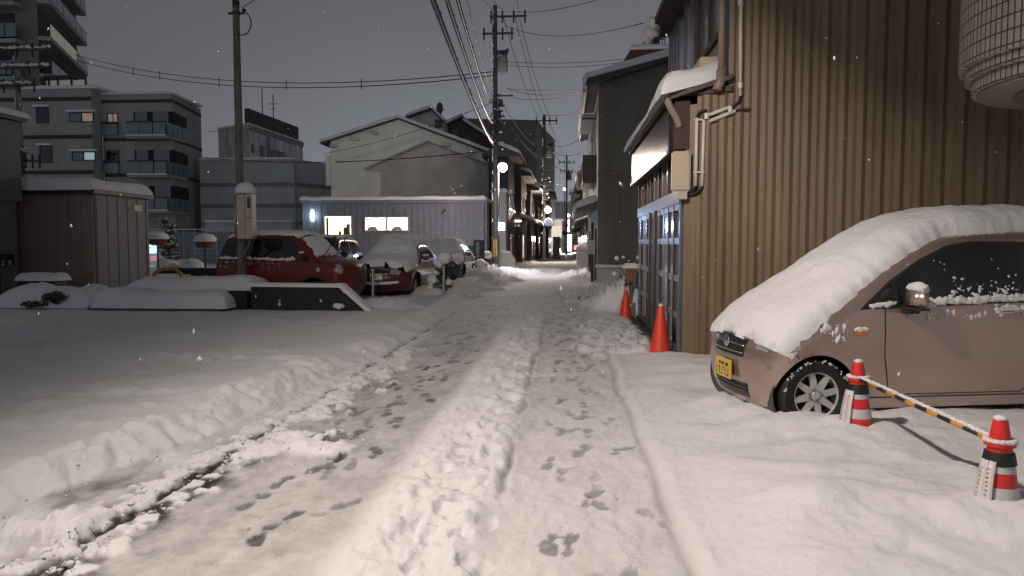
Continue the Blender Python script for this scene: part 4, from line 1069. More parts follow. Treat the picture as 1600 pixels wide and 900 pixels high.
rl.box(gx0-.5, gx0, 28.4, 28.45, 3.9, 4.9).box(gx0-.5, gx0, 31.75, 31.8, 3.9, 4.9).box(gx0-.5, gx0, 28.4, 31.8, 3.84, 3.9).build('window_rail', 'blackpl', gh)
MB().box(gx0-.55, gx0, 28.2, 32, 6.2, 6.28).build('window_hood', 'tilew', gh); snowcap('hood_snow', gh, (gx0-.56, 28.2, 6.28), (.56, 0, 0), (0, 3.8, 0), .12)
MB().prism([(gx0-.75, 27., 2.72), (gx0-.75, 38, 2.72), (gx0, 38, 3.0), (gx0, 27., 3.0)], (0, 0, .08)).build('awning', 'tilew', gh)
MB().cap((gx0-.8, 26.95, 2.80), (.8, 0, .28), (0, 11, 0), .22, over=.05).build('awning_snow', SNOW, gh, smooth=True)
for (yy, pz) in ((27.2, .05), (30, .05), (34, .05)): MB().box(gx0-.08, gx0+.0, yy, yy+1.2, .1, 2.1).build('door', 'wood', gh)
t = thing('wall_box', 'dark pole with a small grey meter box against the siding house corner', 'meter box', (gx0-.15, 26.6, 0))
MB().tube([(gx0-.18, 26.6, -.05), (gx0-.18, 26.6, 2.3)], .05, 8).build('post', 'poled', t); MB().box(gx0-.34, gx0-.08, 26.45, 26.6, 1.15, 1.65).build('box', 'cloudy', t)
t = thing('oil_tank', 'white kerosene tank on a metal stand under snow, right of the street', 'tank', (.55, 33.5, 0))
o = MB().box(.45, 1.0, 33.2, 34.2, .45, 1.25).build('tank', 'cloudy', t); bevel(o, .06)
lg = MB()
for (xx, yy) in ((.5, 33.25), (.95, 33.25), (.5, 34.1), (.95, 34.1)):
    MB().box(xx-.02, xx+.02, yy-.02, yy+.02, -.05, .45).build('leg', 'steel', t)
snowcap('snow_cap', t, (.42, 33.15, 1.24), (.6, 0, 0), (0, 1.1, 0), .28, over=.04)
# the house behind it, dark gable and a caged unit on the ridge
dh = thing('dark_gable_house', 'dark reddish house behind the siding house, snow on its ridge', 'house', (3.5, 41, 0))
zz = lambda v: Z(v, 41.)
MB().prism([(X(963, 41), 41, 0), (X(1060, 41), 41, 0), (X(1060, 41), 41, zz(80)), (X(983, 41), 41, zz(80)), (X(963, 41), 41, zz(112))], (0, 9, 0)).build('wall', mat('dark red gable', (.06, .022, .02), .7), dh)
snowcap('roof_snow', dh, (X(981, 41), 40.8, zz(81)), (4, 0, 0), (0, 9.2, 0), .28)
ca = thing('caged_unit', 'dark outdoor unit in a wire cage up on the snowy ridge', 'rooftop unit', (X(1020, 43), 43, zz(80)))
x0, x1, z0, z1 = X(1004, 43), X(1034, 43), Z(80, 43), Z(56, 43)
MB().box(x0+.25, x1-.25, 43, 43.6, z0, z0+.65).build('casing', 'tiled2', ca)
cg = MB()
for (xx, yy) in ((x0, 42.7), (x1, 42.7), (x0, 44), (x1, 44)): cg.box(xx-.025, xx+.025, yy-.025, yy+.025, z0-.1, z1)
for f_ in (.5, 1): cg.box(x0, x1, 42.68, 42.72, z0+(z1-z0)*f_-.04, z0+(z1-z0)*f_).box(x0, x1, 43.98, 44.02, z0+(z1-z0)*f_-.04, z0+(z1-z0)*f_).box(x0-.02, x0+.02, 42.7, 44, z0+(z1-z0)*f_-.04, z0+(z1-z0)*f_)
cg.build('cage', 'poled', ca)
# wooden post box by the heap
t = thing('post_box', 'small wooden box on a post beside the heap of snow', 'box', (1.42, 16.1, 0))
MB().box(1.36, 1.42, 16.1, 16.16, -.05, .75).build('post', 'wood', t); MB().box(1.27, 1.50, 15.98, 16.22, .70, 1.02).build('box', 'wood', t); snowcap('snow_cap', t, (1.25, 15.96, 1.02), (.27, 0, 0), (0, .28, 0), .10)
t = thing('bare_shrub', 'bare twiggy shrub poking from the heap by the end of the doors', 'shrub', (1.6, 16.9, .5))
tw = MB()
for k in range(26):
    b = Vector((1.55+random.gauss(0, .15), 16.6+random.gauss(0, .2), .45)); tw.tube([b, b+Vector((random.gauss(0, .15), random.gauss(0, .12), .35)), b+Vector((random.gauss(0, .3), random.gauss(0, .2), random.uniform(.5, .9)))], .008, 4, .003)
tw.build('twig', 'bark', t)
sb = MB()
for k in range(40): sb.blob((1.55+random.gauss(0, .2), 16.6+random.gauss(0, .2), random.uniform(.6, 1.25)), random.uniform(.02, .06), 5, .4)
sb.build('snow_clumps', SNOW, t, smooth=True)

# ------------------------------------------------------------------ grey clad shop with the lit windows
sg = thing('grey_shop', 'low grey metal clad shop with glowing windows, behind the parked cars', 'shop', (X(615, 40), 40, 0))
SY = 40.; sx0, sx1, sz = X(474, SY), X(756, SY), Z(312, SY)
MB().box(sx0, sx1, SY, SY+5.8, 0, sz).build('wall', 'shedg', sg)
g = MB(); vgrooves(g, sx0, sx1, SY, .9, sz-.02, .34, .035, .03); g.build('cladding_seam', 'shedg', sg)
MB().box(sx0-.06, sx1+.06, SY-.14, SY, sz-.16, sz+.02).build('eaves_trim', 'shedg', sg)
snowcap('roof_snow', sg, (sx0-.08, SY-.16, sz+.02), (sx1-sx0+.16, 0, 0), (0, 6, 0), .20, step=.4, over=.06)
MB().box(sx0-.02, sx1+.02, SY-.05, SY, 0, .9).build('plinth', 'concrete', sg)
for (u0, v0, u1, v1, pm, nd) in ((509, 338, 549, 366, E_WARM, 0), (572, 340, 637, 359, E_WARM2, 3)):
    x0, x1, z1, z0 = X(u0, SY), X(u1, SY), Z(v0, SY), Z(v1, SY)
    f = MB().box(x0-.07, x1+.07, SY-.09, SY+.02, z0-.07, z0).box(x0-.07, x1+.07, SY-.09, SY+.02, z1, z1+.07).box(x0-.07, x0, SY-.09, SY+.02, z0, z1).box(x1, x1+.07, SY-.09, SY+.02, z0, z1)
    for k in range(nd): xx = x0+(x1-x0)*(k+1)/(nd+1); w_ = .05 if k == 1 else .022; f.box(xx-w_, xx+w_, SY-.075, SY+.0, z0, z1)
    f = f.build('window', 'beige', sg); MB().box(x0, x1, SY-.03, SY-.008, z0, z1).build('pane', pm, f)
    if nd == 0:
        for (fx, fw, fh) in ((.03, .10, .95), (.70, .16, .42), (.82, .15, .6), (.5, .12, .2)): MB().box(x0+(x1-x0)*fx, x0+(x1-x0)*(fx+fw), SY-.045, SY-.032, z0, z0+(z1-z0)*fh).build('shelf_goods', 'wood', f)
    else:
        d = MB()
        for fx in (.16, .75): d.prism([(x0+(x1-x0)*fx+.3*math.cos(a_), SY-.046, z0+.2*math.sin(a_)) for a_ in np.linspace(0, math.pi, 12)], (0, .012, 0))
        d.build('rounded_backs', mat('chair backs', (.35, .33, .28), .8), f)
glow('wall_lamp_light', (X(490, SY), SY-.45, Z(336, SY)), (.45, .68, 1.), 9, .1)
wl = MB().blob((X(490, SY), SY-.12, Z(336, SY)), (.10, .10, .32), 10, 0).build('wall_lamp', E_WALL, sg, smooth=True)
MB().tube([(X(697, SY), SY-.06, Z(327, SY)), (X(692, SY), SY-.25, Z(333, SY))], .04, 6).build('camera', 'blackpl', sg)
MB().tube([(sx1+.12, SY-.1, 0), (sx1+.12, SY-.1, sz)], .05, 8).build('downpipe', 'shedg', sg)

# ------------------------------------------------------------------ cream gabled building behind it
cgb = thing('gable_building', 'tall cream gabled building with the pale outline of a lost neighbour on its wall', 'building', (X(625, 47), 47, 0))
GY2 = 47.; q = lambda u, v: Vector((X(u, GY2), GY2, Z(v, GY2)))
out = [Vector((X(519, GY2), GY2, 0)), Vector((X(764, GY2), GY2, 0)), q(764, 240), q(625, 185), q(519, 218)]
MB().prism(out, (0, 10, 0)).build('wall', 'cream', cgb)
gm = MB()
for u in range(545, 765, 28): gm.box(X(u, GY2), X(u, GY2)+.03, GY2-.012, GY2, 3.5, Z(222 if u < 560 else 205 if u < 700 else 235, GY2))
gm.build('panel_joint', 'cream', cgb)
p = [q(596, 345), q(765, 345), q(765, 258), q(671, 221), q(575, 263), q(575, 267), q(596, 267)]
MB().prism([v_-Vector((0, .03, 0)) for v_ in p], (0, .028, 0)).build('neighbour_ghost', 'ghost', cgb)
e = MB()
for a, b in ((q(671, 219), q(573, 261)), (q(671, 219), q(768, 258))):
    d = (b-a); e.prism([a-Vector((0, .16, 0)), b-Vector((0, .16, 0)), b-Vector((0, .16, .14)), a-Vector((0, .16, .14))], (0, .155, 0))
e.build('flashing', 'concrete', cgb)
for (a, b, nm) in ((q(505, 220), q(625, 182), 0), (q(772, 240), q(625, 182), 1)):
    MB().prism([a-Vector((0, .28, 0)), b-Vector((0, .28, 0)), b-Vector((0, .28, .11)), a-Vector((0, .28, .11))], (0, 10.6, 0)).build('roof_slope', 'tiled2', cgb)
    MB().cap(a-Vector((0, .32, 0)), b-a, (0, 10.7, 0), .20, step=.5, over=.05).build('roof_snow', SNOW, cgb, smooth=True)
MB().box(X(510, GY2), X(519, GY2), GY2+.1, GY2+3, Z(288, GY2), Z(240, GY2)).build('side_bay', 'cream', cgb)
bs_ = MB()
for u in (525, 560, 590, 700, 735): v_ = 222-(u-519)*.30 if u < 625 else 190+(u-625)*.40; bs_.box(X(u, GY2)-.2, X(u, GY2)+.2, GY2-.4, GY2, Z(v_+8, GY2), Z(v_+4, GY2))
bs_.build('eaves_bracket', 'ghost', cgb)

# ------------------------------------------------------------------ dark roofs and street houses on the left of the street
def gable_house(name, label, y, outline, depth, wall, snow=True, thick=.22, overh=.4):
    """outline in photo pixels: left base, right base implied to the ground; roofline from left to right"""
    t = thing(name, label, 'house', (X(outline[0][0], y), y, 0)); q = lambda u, v: Vector((X(u, y), y, Z(v, y)))
    pts = [Vector((X(outline[0][0], y), y, 0)), Vector((X(outline[-1][0], y), y, 0))]+[q(*o_) for o_ in reversed(outline)]
    MB().prism(pts, (0, depth, 0)).build('wall', wall, t)
    for k in range(len(outline)-1):
        a, b = q(*outline[k]), q(*outline[k+1])
        if abs(b.x-a.x) < .3: continue
        a = a-Vector((0, overh, -.02)); b = b-Vector((0, overh, -.02))
        MB().prism([a, b, b+Vector((0, 0, .14)), a+Vector((0, 0, .14))], (0, depth+overh*2, 0)).build('roof', 'tiled2', t)
        if snow: MB().cap(a+Vector((0, -.03, .14)), b-a, (0, depth+overh*2+.06, 0), thick, step=.5, over=.05).build('roof_snow', SNOW, t, smooth=True)
    return t
h1 = gable_house('attic_house', 'small pale attic gable with snow rim peeping over the cream gable', 54., [(637, 184), (676, 171), (694, 190)], 8, 'ghost')
windowed(h1, 54., [(682, 187, 691, 197, 'glass')])
sd_ = thing('satellite_dish', 'dark dish on a mast above the attic gable', 'satellite dish', (X(690, 54), 54, Z(180, 54)))
MB().tube([(X(690, 54), 54, Z(190, 54)), (X(690, 54), 54, Z(163, 54))], .05, 6).build('mast', 'poled', sd_)
MB().blob((X(689, 54), 53.8, Z(168, 54)), (.25, .12, .42), 8, 0).build('dish', 'poled', sd_, smooth=True); MB().tube([(X(690, 54), 53.8, Z(173, 54)), (X(698, 54), 53.4, Z(172, 54))], .03, 5).build('feed_arm', 'poled', sd_)
h2 = gable_house('dark_gable_house', 'dark brown gable house right of the attic gable', 56., [(694, 199), (724, 184), (726, 192), (775, 224), (798, 238)], 10, mat('dusk brown wall', (.085, .075, .07), .8))
windowed(h2, 56., [(705, 201, 717, 210, 'glass')])
# row of dark houses along the left kerb, each a thing
def street_house(name, label, y0, y1, x, h, wall, eave, jetty=.0, snowt=.25, lit=None, cat='house', wide=6.):
    hp = 1.25 if wide > 3 else .45
    t = thing(name, label, cat, (x, y0, 0))
    MB().box(x-wide, x, y0, y1, 0, h).build('wall', wall, t)
    MB().prism([(x+.7, y0-.3, h-.25), (x+.7, y0-.3, h-.10), (x-wide/2, y0-.3, h+hp), (x-wide-.4, y0-.3, h-.1), (x-wide-.4, y0-.3, h-.25)], (0, y1-y0+.4, 0)).build('roof', 'tiled2', t)
    MB().cap((x+.75, y0-.35, h-.09), (-wide/2-.75, 0, hp+.11), (0, y1-y0+.5, 0), snowt, step=.4, over=.06).build('roof_snow', SNOW, t, smooth=True)
    if eave:
        MB().prism([(x+eave[1], y0, eave[0]), (x, y0, eave[0]+.35), (x, y0, eave[0]+.45), (x+eave[1], y0, eave[0]+.10)], (0, y1-y0-.1, 0)).build('lower_eaves', 'tiled2', t)
        MB().cap((x+eave[1]+.03, y0-.05, eave[0]+.10), (-eave[1]-.03, 0, .36), (0, y1-y0, 0), snowt*.8, step=.3, over=.05).build('eaves_snow', SNOW, t, smooth=True)
    n = max(1, int((y1-y0)/3)); 
    for k in range(n):
        ya = y0+.6+k*(y1-y0)/n; f = MB().box(x, x+.06, ya, ya+1.7, .3, 2.2).build('lattice_window', 'brownpost', t); MB().box(x+.06, x+.075, ya+.1, ya+1.6, .5, 2.1).build('pane', 'frost' if not lit or k else lit, f)
        if h > 5: f = MB().box(x, x+.06, ya, ya+1.6, 3.6, 4.9).build('window', 'alu', t); MB().box(x+.06, x+.075, ya+.08, ya+1.52, 3.68, 4.82).build('pane', 'glass', f)
    return t
street_house('navy_house', 'navy clad house just beyond the utility pole, dark and snow roofed', 44.5, 50.5, X(800, 47.5)-.0, Z(240, 45), 'navy', None, wide=1.2)
t = thing('side_annexe', 'pale grey annexe washed by the bluish light box beside the pole', 'annexe', (X(780, 43), 43, 0))
MB().box(X(768, 43), X(790, 43), 43., 44.4, 0, Z(300, 43)).build('wall', 'gband', t); snowcap('roof_snow', t, (X(767, 43), 42.9, Z(300, 43)), (1.0, 0, 0), (0, 1.5, 0), .2)
w = MB().box(X(769, 43), X(774, 43), 42.95, 43., Z(372, 43), Z(315, 43)).build('window', 'alu', t)
street_house('lattice_house', 'old dark timber house with lattice front and double eaves, lit shop sign', 51, 57.5, X(817, 53), 6.4, 'darkbrown', (3.0, .85), lit=E_SIGN, wide=1.2)
street_house('timber_house', 'low old timber house past the lattice fronted one', 58, 66, X(832, 61), 5.9, mat('umber timber', (.045, .03, .025), .7), (2.9, .9), wide=1.2)
street_house('plank_house', 'narrow plank house behind the second street lamp', 67, 78, X(843, 71), 6.6, mat('sooty planks', (.05, .04, .04), .7), (3.0, .8))
street_house('stucco_house', 'stucco house with a pale lit board down the left of the street', 79, 93, X(858, 84), 7.0, mat('grey stucco', (.10, .095, .09), .8), (3.0, .8), lit=E_SIGN)
sg_ = thing('shop_sign', 'lit shop sign board with warm strip over the old lattice front', 'sign', (X(817, 53)+.2, 50.7, 2.6))
x_ = X(817, 53); MB().box(x_-1.6, x_+.05, 50.85, 50.97, 2.15, 3.0).build('board', 'darkbrown', sg_); MB().box(x_-.9, x_+.0, 50.80, 50.85, 3.02, 3.12).build('light_strip', E_SHOP, sg_)
gl = MB()
for k in range(6): glyph(gl, Vector((x_-1.5+k*.25, 50.84, 2.85)), Vector((1, 0, 0)), Vector((0, 0, -1)), .2, Vector((0, -1, 0)))
gl.build('lettering', E_SIGN, sg_)
lb_ = thing('light_board', 'pale lit square board low on the left side past the second lamp', 'sign', (X(878, 75), 75, 0))
MB().box(X(862, 70), X(877, 70), 70, 70.15, Z(370, 70), Z(353, 70)).build('board', emit('pale lit board', (1., .86, .70), .75), lb_); MB().box(X(864, 70), X(875, 70), 70.02, 70.12, 0, Z(370, 70)).build('stand', 'tiled2', lb_)
# big grey slab block down the street
tb = thing('grey_slab_block', 'big plain grey block of several storeys above the street roofs', 'building', (X(800, 95), 95, 0))
TY = 95.
MB().prism([(X(728, TY), TY, 0), (X(838, TY), TY, 0), (X(838, TY), TY, Z(188, TY)), (X(728, TY), TY, Z(184, TY))], (0, 15, 0)).build('wall', mat('slab grey', (.16, .16, .165), .85, 0, .12, .3), tb)
MB().prism([(X(838, TY), TY+.01, 0), (X(866, TY+8), TY+10, 0), (X(866, TY+8), TY+10, Z(202, TY)), (X(838, TY), TY+.01, Z(188, TY))], (-.3, 4, 0)).build('side_wall', mat('slab grey lighter', (.21, .21, .21), .85), tb)
for (u, v) in ((834, 222), (834, 240), (806, 215), (851, 216), (858, 222)):
    y_ = TY-.1 if u < 838 else TY+2.5; f = MB().box(X(u, y_)-.25, X(u, y_)+.35, y_-.05 if u < 838 else y_+1, y_+.05 if u < 838 else y_+1.05, Z(v+7, TY), Z(v, TY)).build('window', 'glassb', tb)
# gable end roof beyond, on the right of the block, and small roofs by the vanishing point
for (nm, lb, y, u0, u1, v0, v1, m_) in (('corner_shop', 'pale green walled shop at the street end, brightly lit below', 118., 866, 878, 395, 345, 'cream'), ('end_building', 'brown building at the street end behind the give way sign', 121., 892, 906, 395, 300, 'tilew'),
                                        ('end_block', 'far block with snowy ledges closing the street', 140., 864, 915, 395, 318, 'conc_dark')):
    t = thing(nm, lb, 'building', (X(u0, y), y, 0)); MB().box(X(u0, y), X(u1, y), y, y+8, 0, Z(v1, y)).build('wall', m_, t); snowcap('roof_snow', t, (X(u0, y)-.3, y-.4, Z(v1, y)), (X(u1, y)-X(u0, y)+.6, 0, 0), (0, 8, 0), .35)
    MB().box(X(u0, y)+.3, X(u0, y)+1.2, y-.08, y, .3, 2.3).build('door', 'brownpost', t)
    if nm == 'corner_shop': MB().box(X(866, y), X(876, y), y-.15, y-.05, Z(394, y), Z(388, y)).build('lit_shopfront', E_SHOP, t)
t = thing('white_sign', 'tall glaring white upright sign at the street end', 'sign', (X(888, 112), 112, 0))
MB().box(X(886.5, 112), X(893, 112), 112, 112.4, Z(392, 112), Z(367, 112)).build('panel', E_SHOP, t)
t = thing('white_sign', 'narrow glaring white sign hung high at the street end', 'sign', (X(890, 115), 115, 0))
MB().box(X(887.5, 115), X(889.5, 115), 115, 115.3, Z(358, 115), Z(343, 115)).build('panel', E_SHOP, t); MB().blob((X(888, 115), 115, Z(337, 115)), .25, 6, 0).build('globe', E_SHOP, t)
t = thing('red_sign', 'glowing red panel at the street end', 'sign', (X(883, 110), 110, 0)); MB().box(X(884, 110), X(887, 110), 110, 110.3, Z(392, 110), Z(380, 110)).build('panel', E_RED, t)
t = thing('red_sign', 'small glowing red panel right of the glaring white sign', 'sign', (X(899, 105), 105, 0)); MB().box(X(897, 105), X(901, 105), 105, 105.3, Z(390, 105), Z(383, 105)).build('panel', E_RED, t)
t = thing('green_light', 'small green traffic light at the street end', 'traffic light', (X(886, 108), 108, 0)); MB().box(X(885, 108), X(889, 108), 108, 108.2, Z(362, 108), Z(357, 108)).build('lens', E_GREEN, t); MB().box(X(884.5, 108), X(891, 108), 108.2, 108.3, Z(363, 108), Z(356, 108)).build('housing', 'blackpl', t)
# houses on the right beyond the siding house
for (nm, lb, y0, y1, x, h, m_) in (('cottage', 'brown cottage front past the white kerosene tank on the right', 42, 55, 1.35, 5.6, 'wood'), ('narrow_house', 'narrow grey house far along the right side', 56, 75, 1.35, 6.6, 'tilew'), ('far_house', 'last dim house far along the right side', 76, 100, 1.5, 6., 'ghost')):
    t = thing(nm, lb, 'house', (x, y0, 0)); MB().box(x, x+7, y0, y1, 0, h).build('wall', m_, t)
    MB().prism([(x-.6, y0-.2, h-.1), (x-.6, y0-.2, h+.05), (x+3.5, y0-.2, h+1.3), (x+7.5, y0-.2, h-.1)], (0, y1-y0+.3, 0)).build('roof', 'tiled2', t)
    MB().cap((x-.65, y0-.25, h+.06), (4.1, 0, 1.25), (0, y1-y0+.3, 0), .3, step=.5).build('roof_snow', SNOW, t, smooth=True)
    MB().prism([(x-.8, y0+.2, 2.7), (x, y0+.2, 3.0), (x, y0+.2, 3.1), (x-.8, y0+.2, 2.8)], (0, y1-y0-1, 0)).build('awning', 'tiled2', t); MB().cap((x-.85, y0+.1, 2.81), (.85, 0, .3), (0, y1-y0-.8, 0), .25).build('awning_snow', SNOW, t, smooth=True)
    for k in range(3): f = MB().box(x-.06, x, y0+1+k*4, y0+2.8+k*4, .4, 2.2).build('window', 'alu', t); MB().box(x-.075, x-.06, y0+1.1+k*4, y0+2.7+k*4, .5, 2.1).build('pane', 'frost', f)

# ------------------------------------------------------------------ poles, lamps, signs
def utility_pole(x, y, top, label, r0=.17, r1=.11, arms=((-.3, 1.1, 0), ), extra=True, transformer=False, snow=True, m='poled', grp=None):
    t = thing('utility_pole', label, 'utility pole', (x, y, 0), group=grp)
    MB().tube([(x, y, -.1), (x, y, top/2), (x, y, top)], r0, 14, r1).build('pole', m, t, smooth=True, ang=50)
    for (dz, l, off) in arms:
        a = MB().box(x-l*(.5-off), x+l*(.5+off), y-.16, y-.06, top+dz-.05, top+dz+.05).build('crossarm', 'poled', t)
        ins = MB()
        for k in range(4):
            xx = x-l*(.5-off)+.08+(l-.16)*k/3
            ins.lathe([(.03, 0), (.06, .04), (.035, .08), (.065, .12), (.035, .16), (.06, .20), (.02, .26)], (xx, y-.11, top+dz+.05), 8)
            ins.lathe([(.02, 0), (.055, -.05), (.03, -.09), (.055, -.14), (.03, -.18), (.05, -.24), (.015, -.3)], (xx, y-.11, top+dz-.05), 8)
        ins.build('insulator', 'blackpl', a)
    if transformer:
        tz = top-3.5; o = MB().lathe([(.27, 0), (.28, .04), (.28, .75), (.24, .82), (.1, .86)], (x+.40, y-.25, tz), 20).build('transformer', 'trans', t, smooth=True, ang=40)
        MB().lathe([(.21, 0), (.22, .04), (.22, .65), (.15, .74)], (x+.28, y+.1, tz+.5), 16).build('transformer_switch', 'trans', t, smooth=True, ang=40)
        bsn = MB()
        for k in range(3): bsn.tube([(x+.3+.14*k, y-.3, tz+.84), (x+.36+.16*k, y-.34, tz+1.1+.05*k)], .05, 8, .08)
        bsn.build('bushing', 'blackpl', o); MB().blob((x+.36, y-.22, tz+.86), (.24, .22, .09), 6, .3).build('transformer_snow', SNOW, o, smooth=True)
    if extra:
        b = MB()
        for k in range(8):
            zz = top-4.6-.28*k; b.box(x+.06, x+.06+random.uniform(.15, .5), y-.2, y-.12, zz, zz+.08)
        b.build('bracket', 'poled', t)
        b = MB()
        for k in range(9):
            zz = top-4.5-.25*k; a = random.uniform(0, 6); b.tube(bez([(x+.15*math.cos(a), y-.15, zz), (x+.5*math.cos(a), y-.3, zz-.5), (x+.3*math.sin(a), y-.3, zz+.2), (x+.12, y-.18, zz-.8)]), .022, 5)
        for k in range(4): b.box(x+random.uniform(-.2, .25), x+random.uniform(.28, .45), y-.3, y-.16, top-5.2-.6*k, top-4.85-.6*k)
        b.build('cable_loop', 'cable', t)
    if snow:
        s = MB()
        for k in range(18): s.blob((x+random.uniform(-.05, .5), y-.2, top-4.4-random.uniform(0, 2.8)), (random.uniform(.03, .10), .04, random.uniform(.02, .05)), 5, .4)
        for k in range(30): s.blob((x-r0*random.uniform(.5, .95), y-r0*.5, random.uniform(2, top)), (.03, .03, random.uniform(.05, .2)), 5, .3)
        tag(s.build('clinging_snow', SNOW, t, smooth=True), kind='stuff')
    return t
px_, py_ = X(774, 38.6), 38.6
up1 = utility_pole(px_, py_, Z(8, 38.6), 'tall utility pole with grey transformer and yellow guard, by the near street lamp', arms=((-.6, 1.9, .36), (-1.45, 1.6, .1)), transformer=True)
MB().lathe([(.185, .85), (.185, 1.75)], (px_, py_, 0), 16).build('guard_sleeve', 'yellowp', up1); gs = MB()
for k in range(8): a = math.pi/4*k; gs.obox((px_+.186*math.cos(a)-.02, py_+.186*math.sin(a)-.02, .86), (.05, 0, 0), (0, .05, 0), (0, 0, .88))
gs.build('guard_stripe', 'black', up1)
MB().tube([(px_+.95, py_-.1, Z(150, 38.6)), (px_, py_-.1, Z(150, 38.6))], .05, 6).build('side_arm', 'poled', up1)
utility_pole(X(850, 61), 61., Z(180, 61), 'second utility pole down the street, behind the second street lamp', arms=((-.5, 1.8, .1),), transformer=True)
utility_pole(X(885, 103), 103., Z(243, 103), 'farthest utility pole, with road signs on it, at the street end', arms=((-1., 2.2, 0), (-2.2, 1.8, 0)), extra=False, transformer=True)
xl, yl = X(38, 33), 33.
ul = utility_pole(xl, yl, Z(60, 33), 'snow laden utility pole at far left before the apartment block', arms=((-.1, 2.4, .2), (-.9, 2.6, .1), (-1.7, 2.4, -.1), (-5.2, 1.2, .4)), m='polec')
s = MB()
for (dz, l, off) in ((-.1, 2.4, .2), (-.9, 2.6, .1), (-1.7, 2.4, -.1)):
    for k in range(26): s.blob((xl-l*(.5-off)+random.random()*l, yl-.11, Z(60, 33)+dz+.10+random.uniform(-.04, .06)), (random.uniform(.05, .16), .07, random.uniform(.04, .08)), 5, .4)
tag(s.build('arm_snow', SNOW, ul, smooth=True), kind='stuff')
# near street lamp
lx, ly = X(779, 35.6), 35.6
sl = thing('street_lamp', 'slim street lamp with glowing head and bluish light box, by the tall pole', 'street lamp', (lx, ly, 0), group='lit lamps along the street')
MB().tube([(lx, ly, -.1), (lx, ly, 5.3)], .06, 10, .045).build('post', 'blackpl', sl, smooth=True)
hz = Z(262, ly); hx = X(786, ly)
MB().tube(bez([(lx, ly, 5.2), (lx, ly, hz+.35), (hx, ly-.2, hz+.32)]), .035, 8).build('arm', 'blackpl', sl, smooth=True)
MB().blob((hx, ly-.2, hz), (.21, .21, .22), 10, 0).build('lamp_globe', E_LAMP, sl, smooth=True); MB().lathe([(.06, .20), (.22, .16), (.10, .30), (.04, .36)], (hx, ly-.2, hz), 16).build('hood', 'blackpl', sl)
MB().box(X(780, ly), X(788.5, ly), ly-.22, ly-.07, Z(359, ly), Z(349, ly)).build('light_box', E_BLUE, sl)
glow('lamp_light', (hx, ly-.6, hz-.1), (1, .80, .66), 900); glow('light_box_light', (X(784, ly), ly-.5, Z(354, ly)), (.45, .65, 1.), 170)
lx2, ly2 = X(854, 60), 59.6
s2 = thing('street_lamp', 'second street lamp, glowing on an arm of the second utility pole', 'street lamp', (lx2, ly2, 0), group='lit lamps along the street')
MB().tube(bez([(X(850, 61), 60.9, 3.6), (X(850, 61), 60.2, 4.8), (X(856, 59.6), 59.8, Z(321, 59.6))]), .04, 8).build('arm', 'poled', s2)
MB().blob((X(856, 59.6), 59.6, Z(328, 59.6)), (.24, .24, .24), 10, 0).build('lamp_globe', E_LAMP, s2, smooth=True); glow('lamp_light', (X(857, 59.3), 59.0, Z(329, 59.6)), (1, .80, .62), 700)
t = thing('street_lamp', 'small distant white lamp high at the street end', 'street lamp', (X(881, 125), 125, 0), group='lit lamps along the street')
MB().blob((X(881.5, 125), 125, Z(296, 125)), .22, 8, 0).build('lamp_globe', E_SHOP, t, smooth=True); MB().tube([(X(881.5, 125), 125.2, 0), (X(881.5, 125), 125.2, Z(297, 125))], .08, 6).build('post', 'poled', t)
glow('shopfront_light', (X(885, 108), 107, 2.2), (1, .93, .85), 1600, .5)
# the lamp that lights the foreground: pole on the left kerb, just out of the picture
LP = Vector((-2.35, 2.55, 5.5))
t = thing('street_lamp', 'street lamp on the left kerb above the camera that lights the snow', 'street lamp', (-3.2, 2.2, 0), group='lit lamps along the street')
MB().tube([(-3.2, 2.2, -.1), (-3.2, 2.2, 6.1)], .08, 12, .055).build('post', 'steel', t, smooth=True); MB().tube(bez([(-3.2, 2.2, 6.05), (-3.1, 2.25, 6.2), (LP.x, LP.y, LP.z+.25)]), .03, 8).build('arm', 'steel', t)
MB().box(LP.x-.13, LP.x+.13, LP.y-.25, LP.y+.25, LP.z+.16, LP.z+.26).build('lamp_housing', 'steel', t); MB().box(LP.x-.10, LP.x+.10, LP.y-.22, LP.y+.22, LP.z+.145, LP.z+.16).build('lamp_lens', emit('street lens', (1, .86, .74), 12.), t)
l = bpy.data.lights.new('street_lamp_light', 'POINT'); l.color = (1, .86, .765); l.energy = 1.; l.shadow_soft_size = .10; l.use_nodes = True
nt = l.node_tree; L = nt.links; em = nt.nodes['Emission']
ge = nt.nodes.new('ShaderNodeNewGeometry'); sx = nt.nodes.new('ShaderNodeSeparateXYZ'); L.new(ge.outputs['Incoming'], sx.inputs[0])
def mth(op, a, b=None, c=None, clamp=False):
    n = nt.nodes.new('ShaderNodeMath'); n.operation = op; n.use_clamp = clamp
    for k, v_ in enumerate((a, b, c)):
        if v_ is None: continue
        if isinstance(v_, (int, float)): n.inputs[k].default_value = v_
        else: L.new(v_, n.inputs[k])
    return n.outputs[0]
LAMPDBG = None
cosd = mth('MULTIPLY', sx.outputs['Z'], -1.)
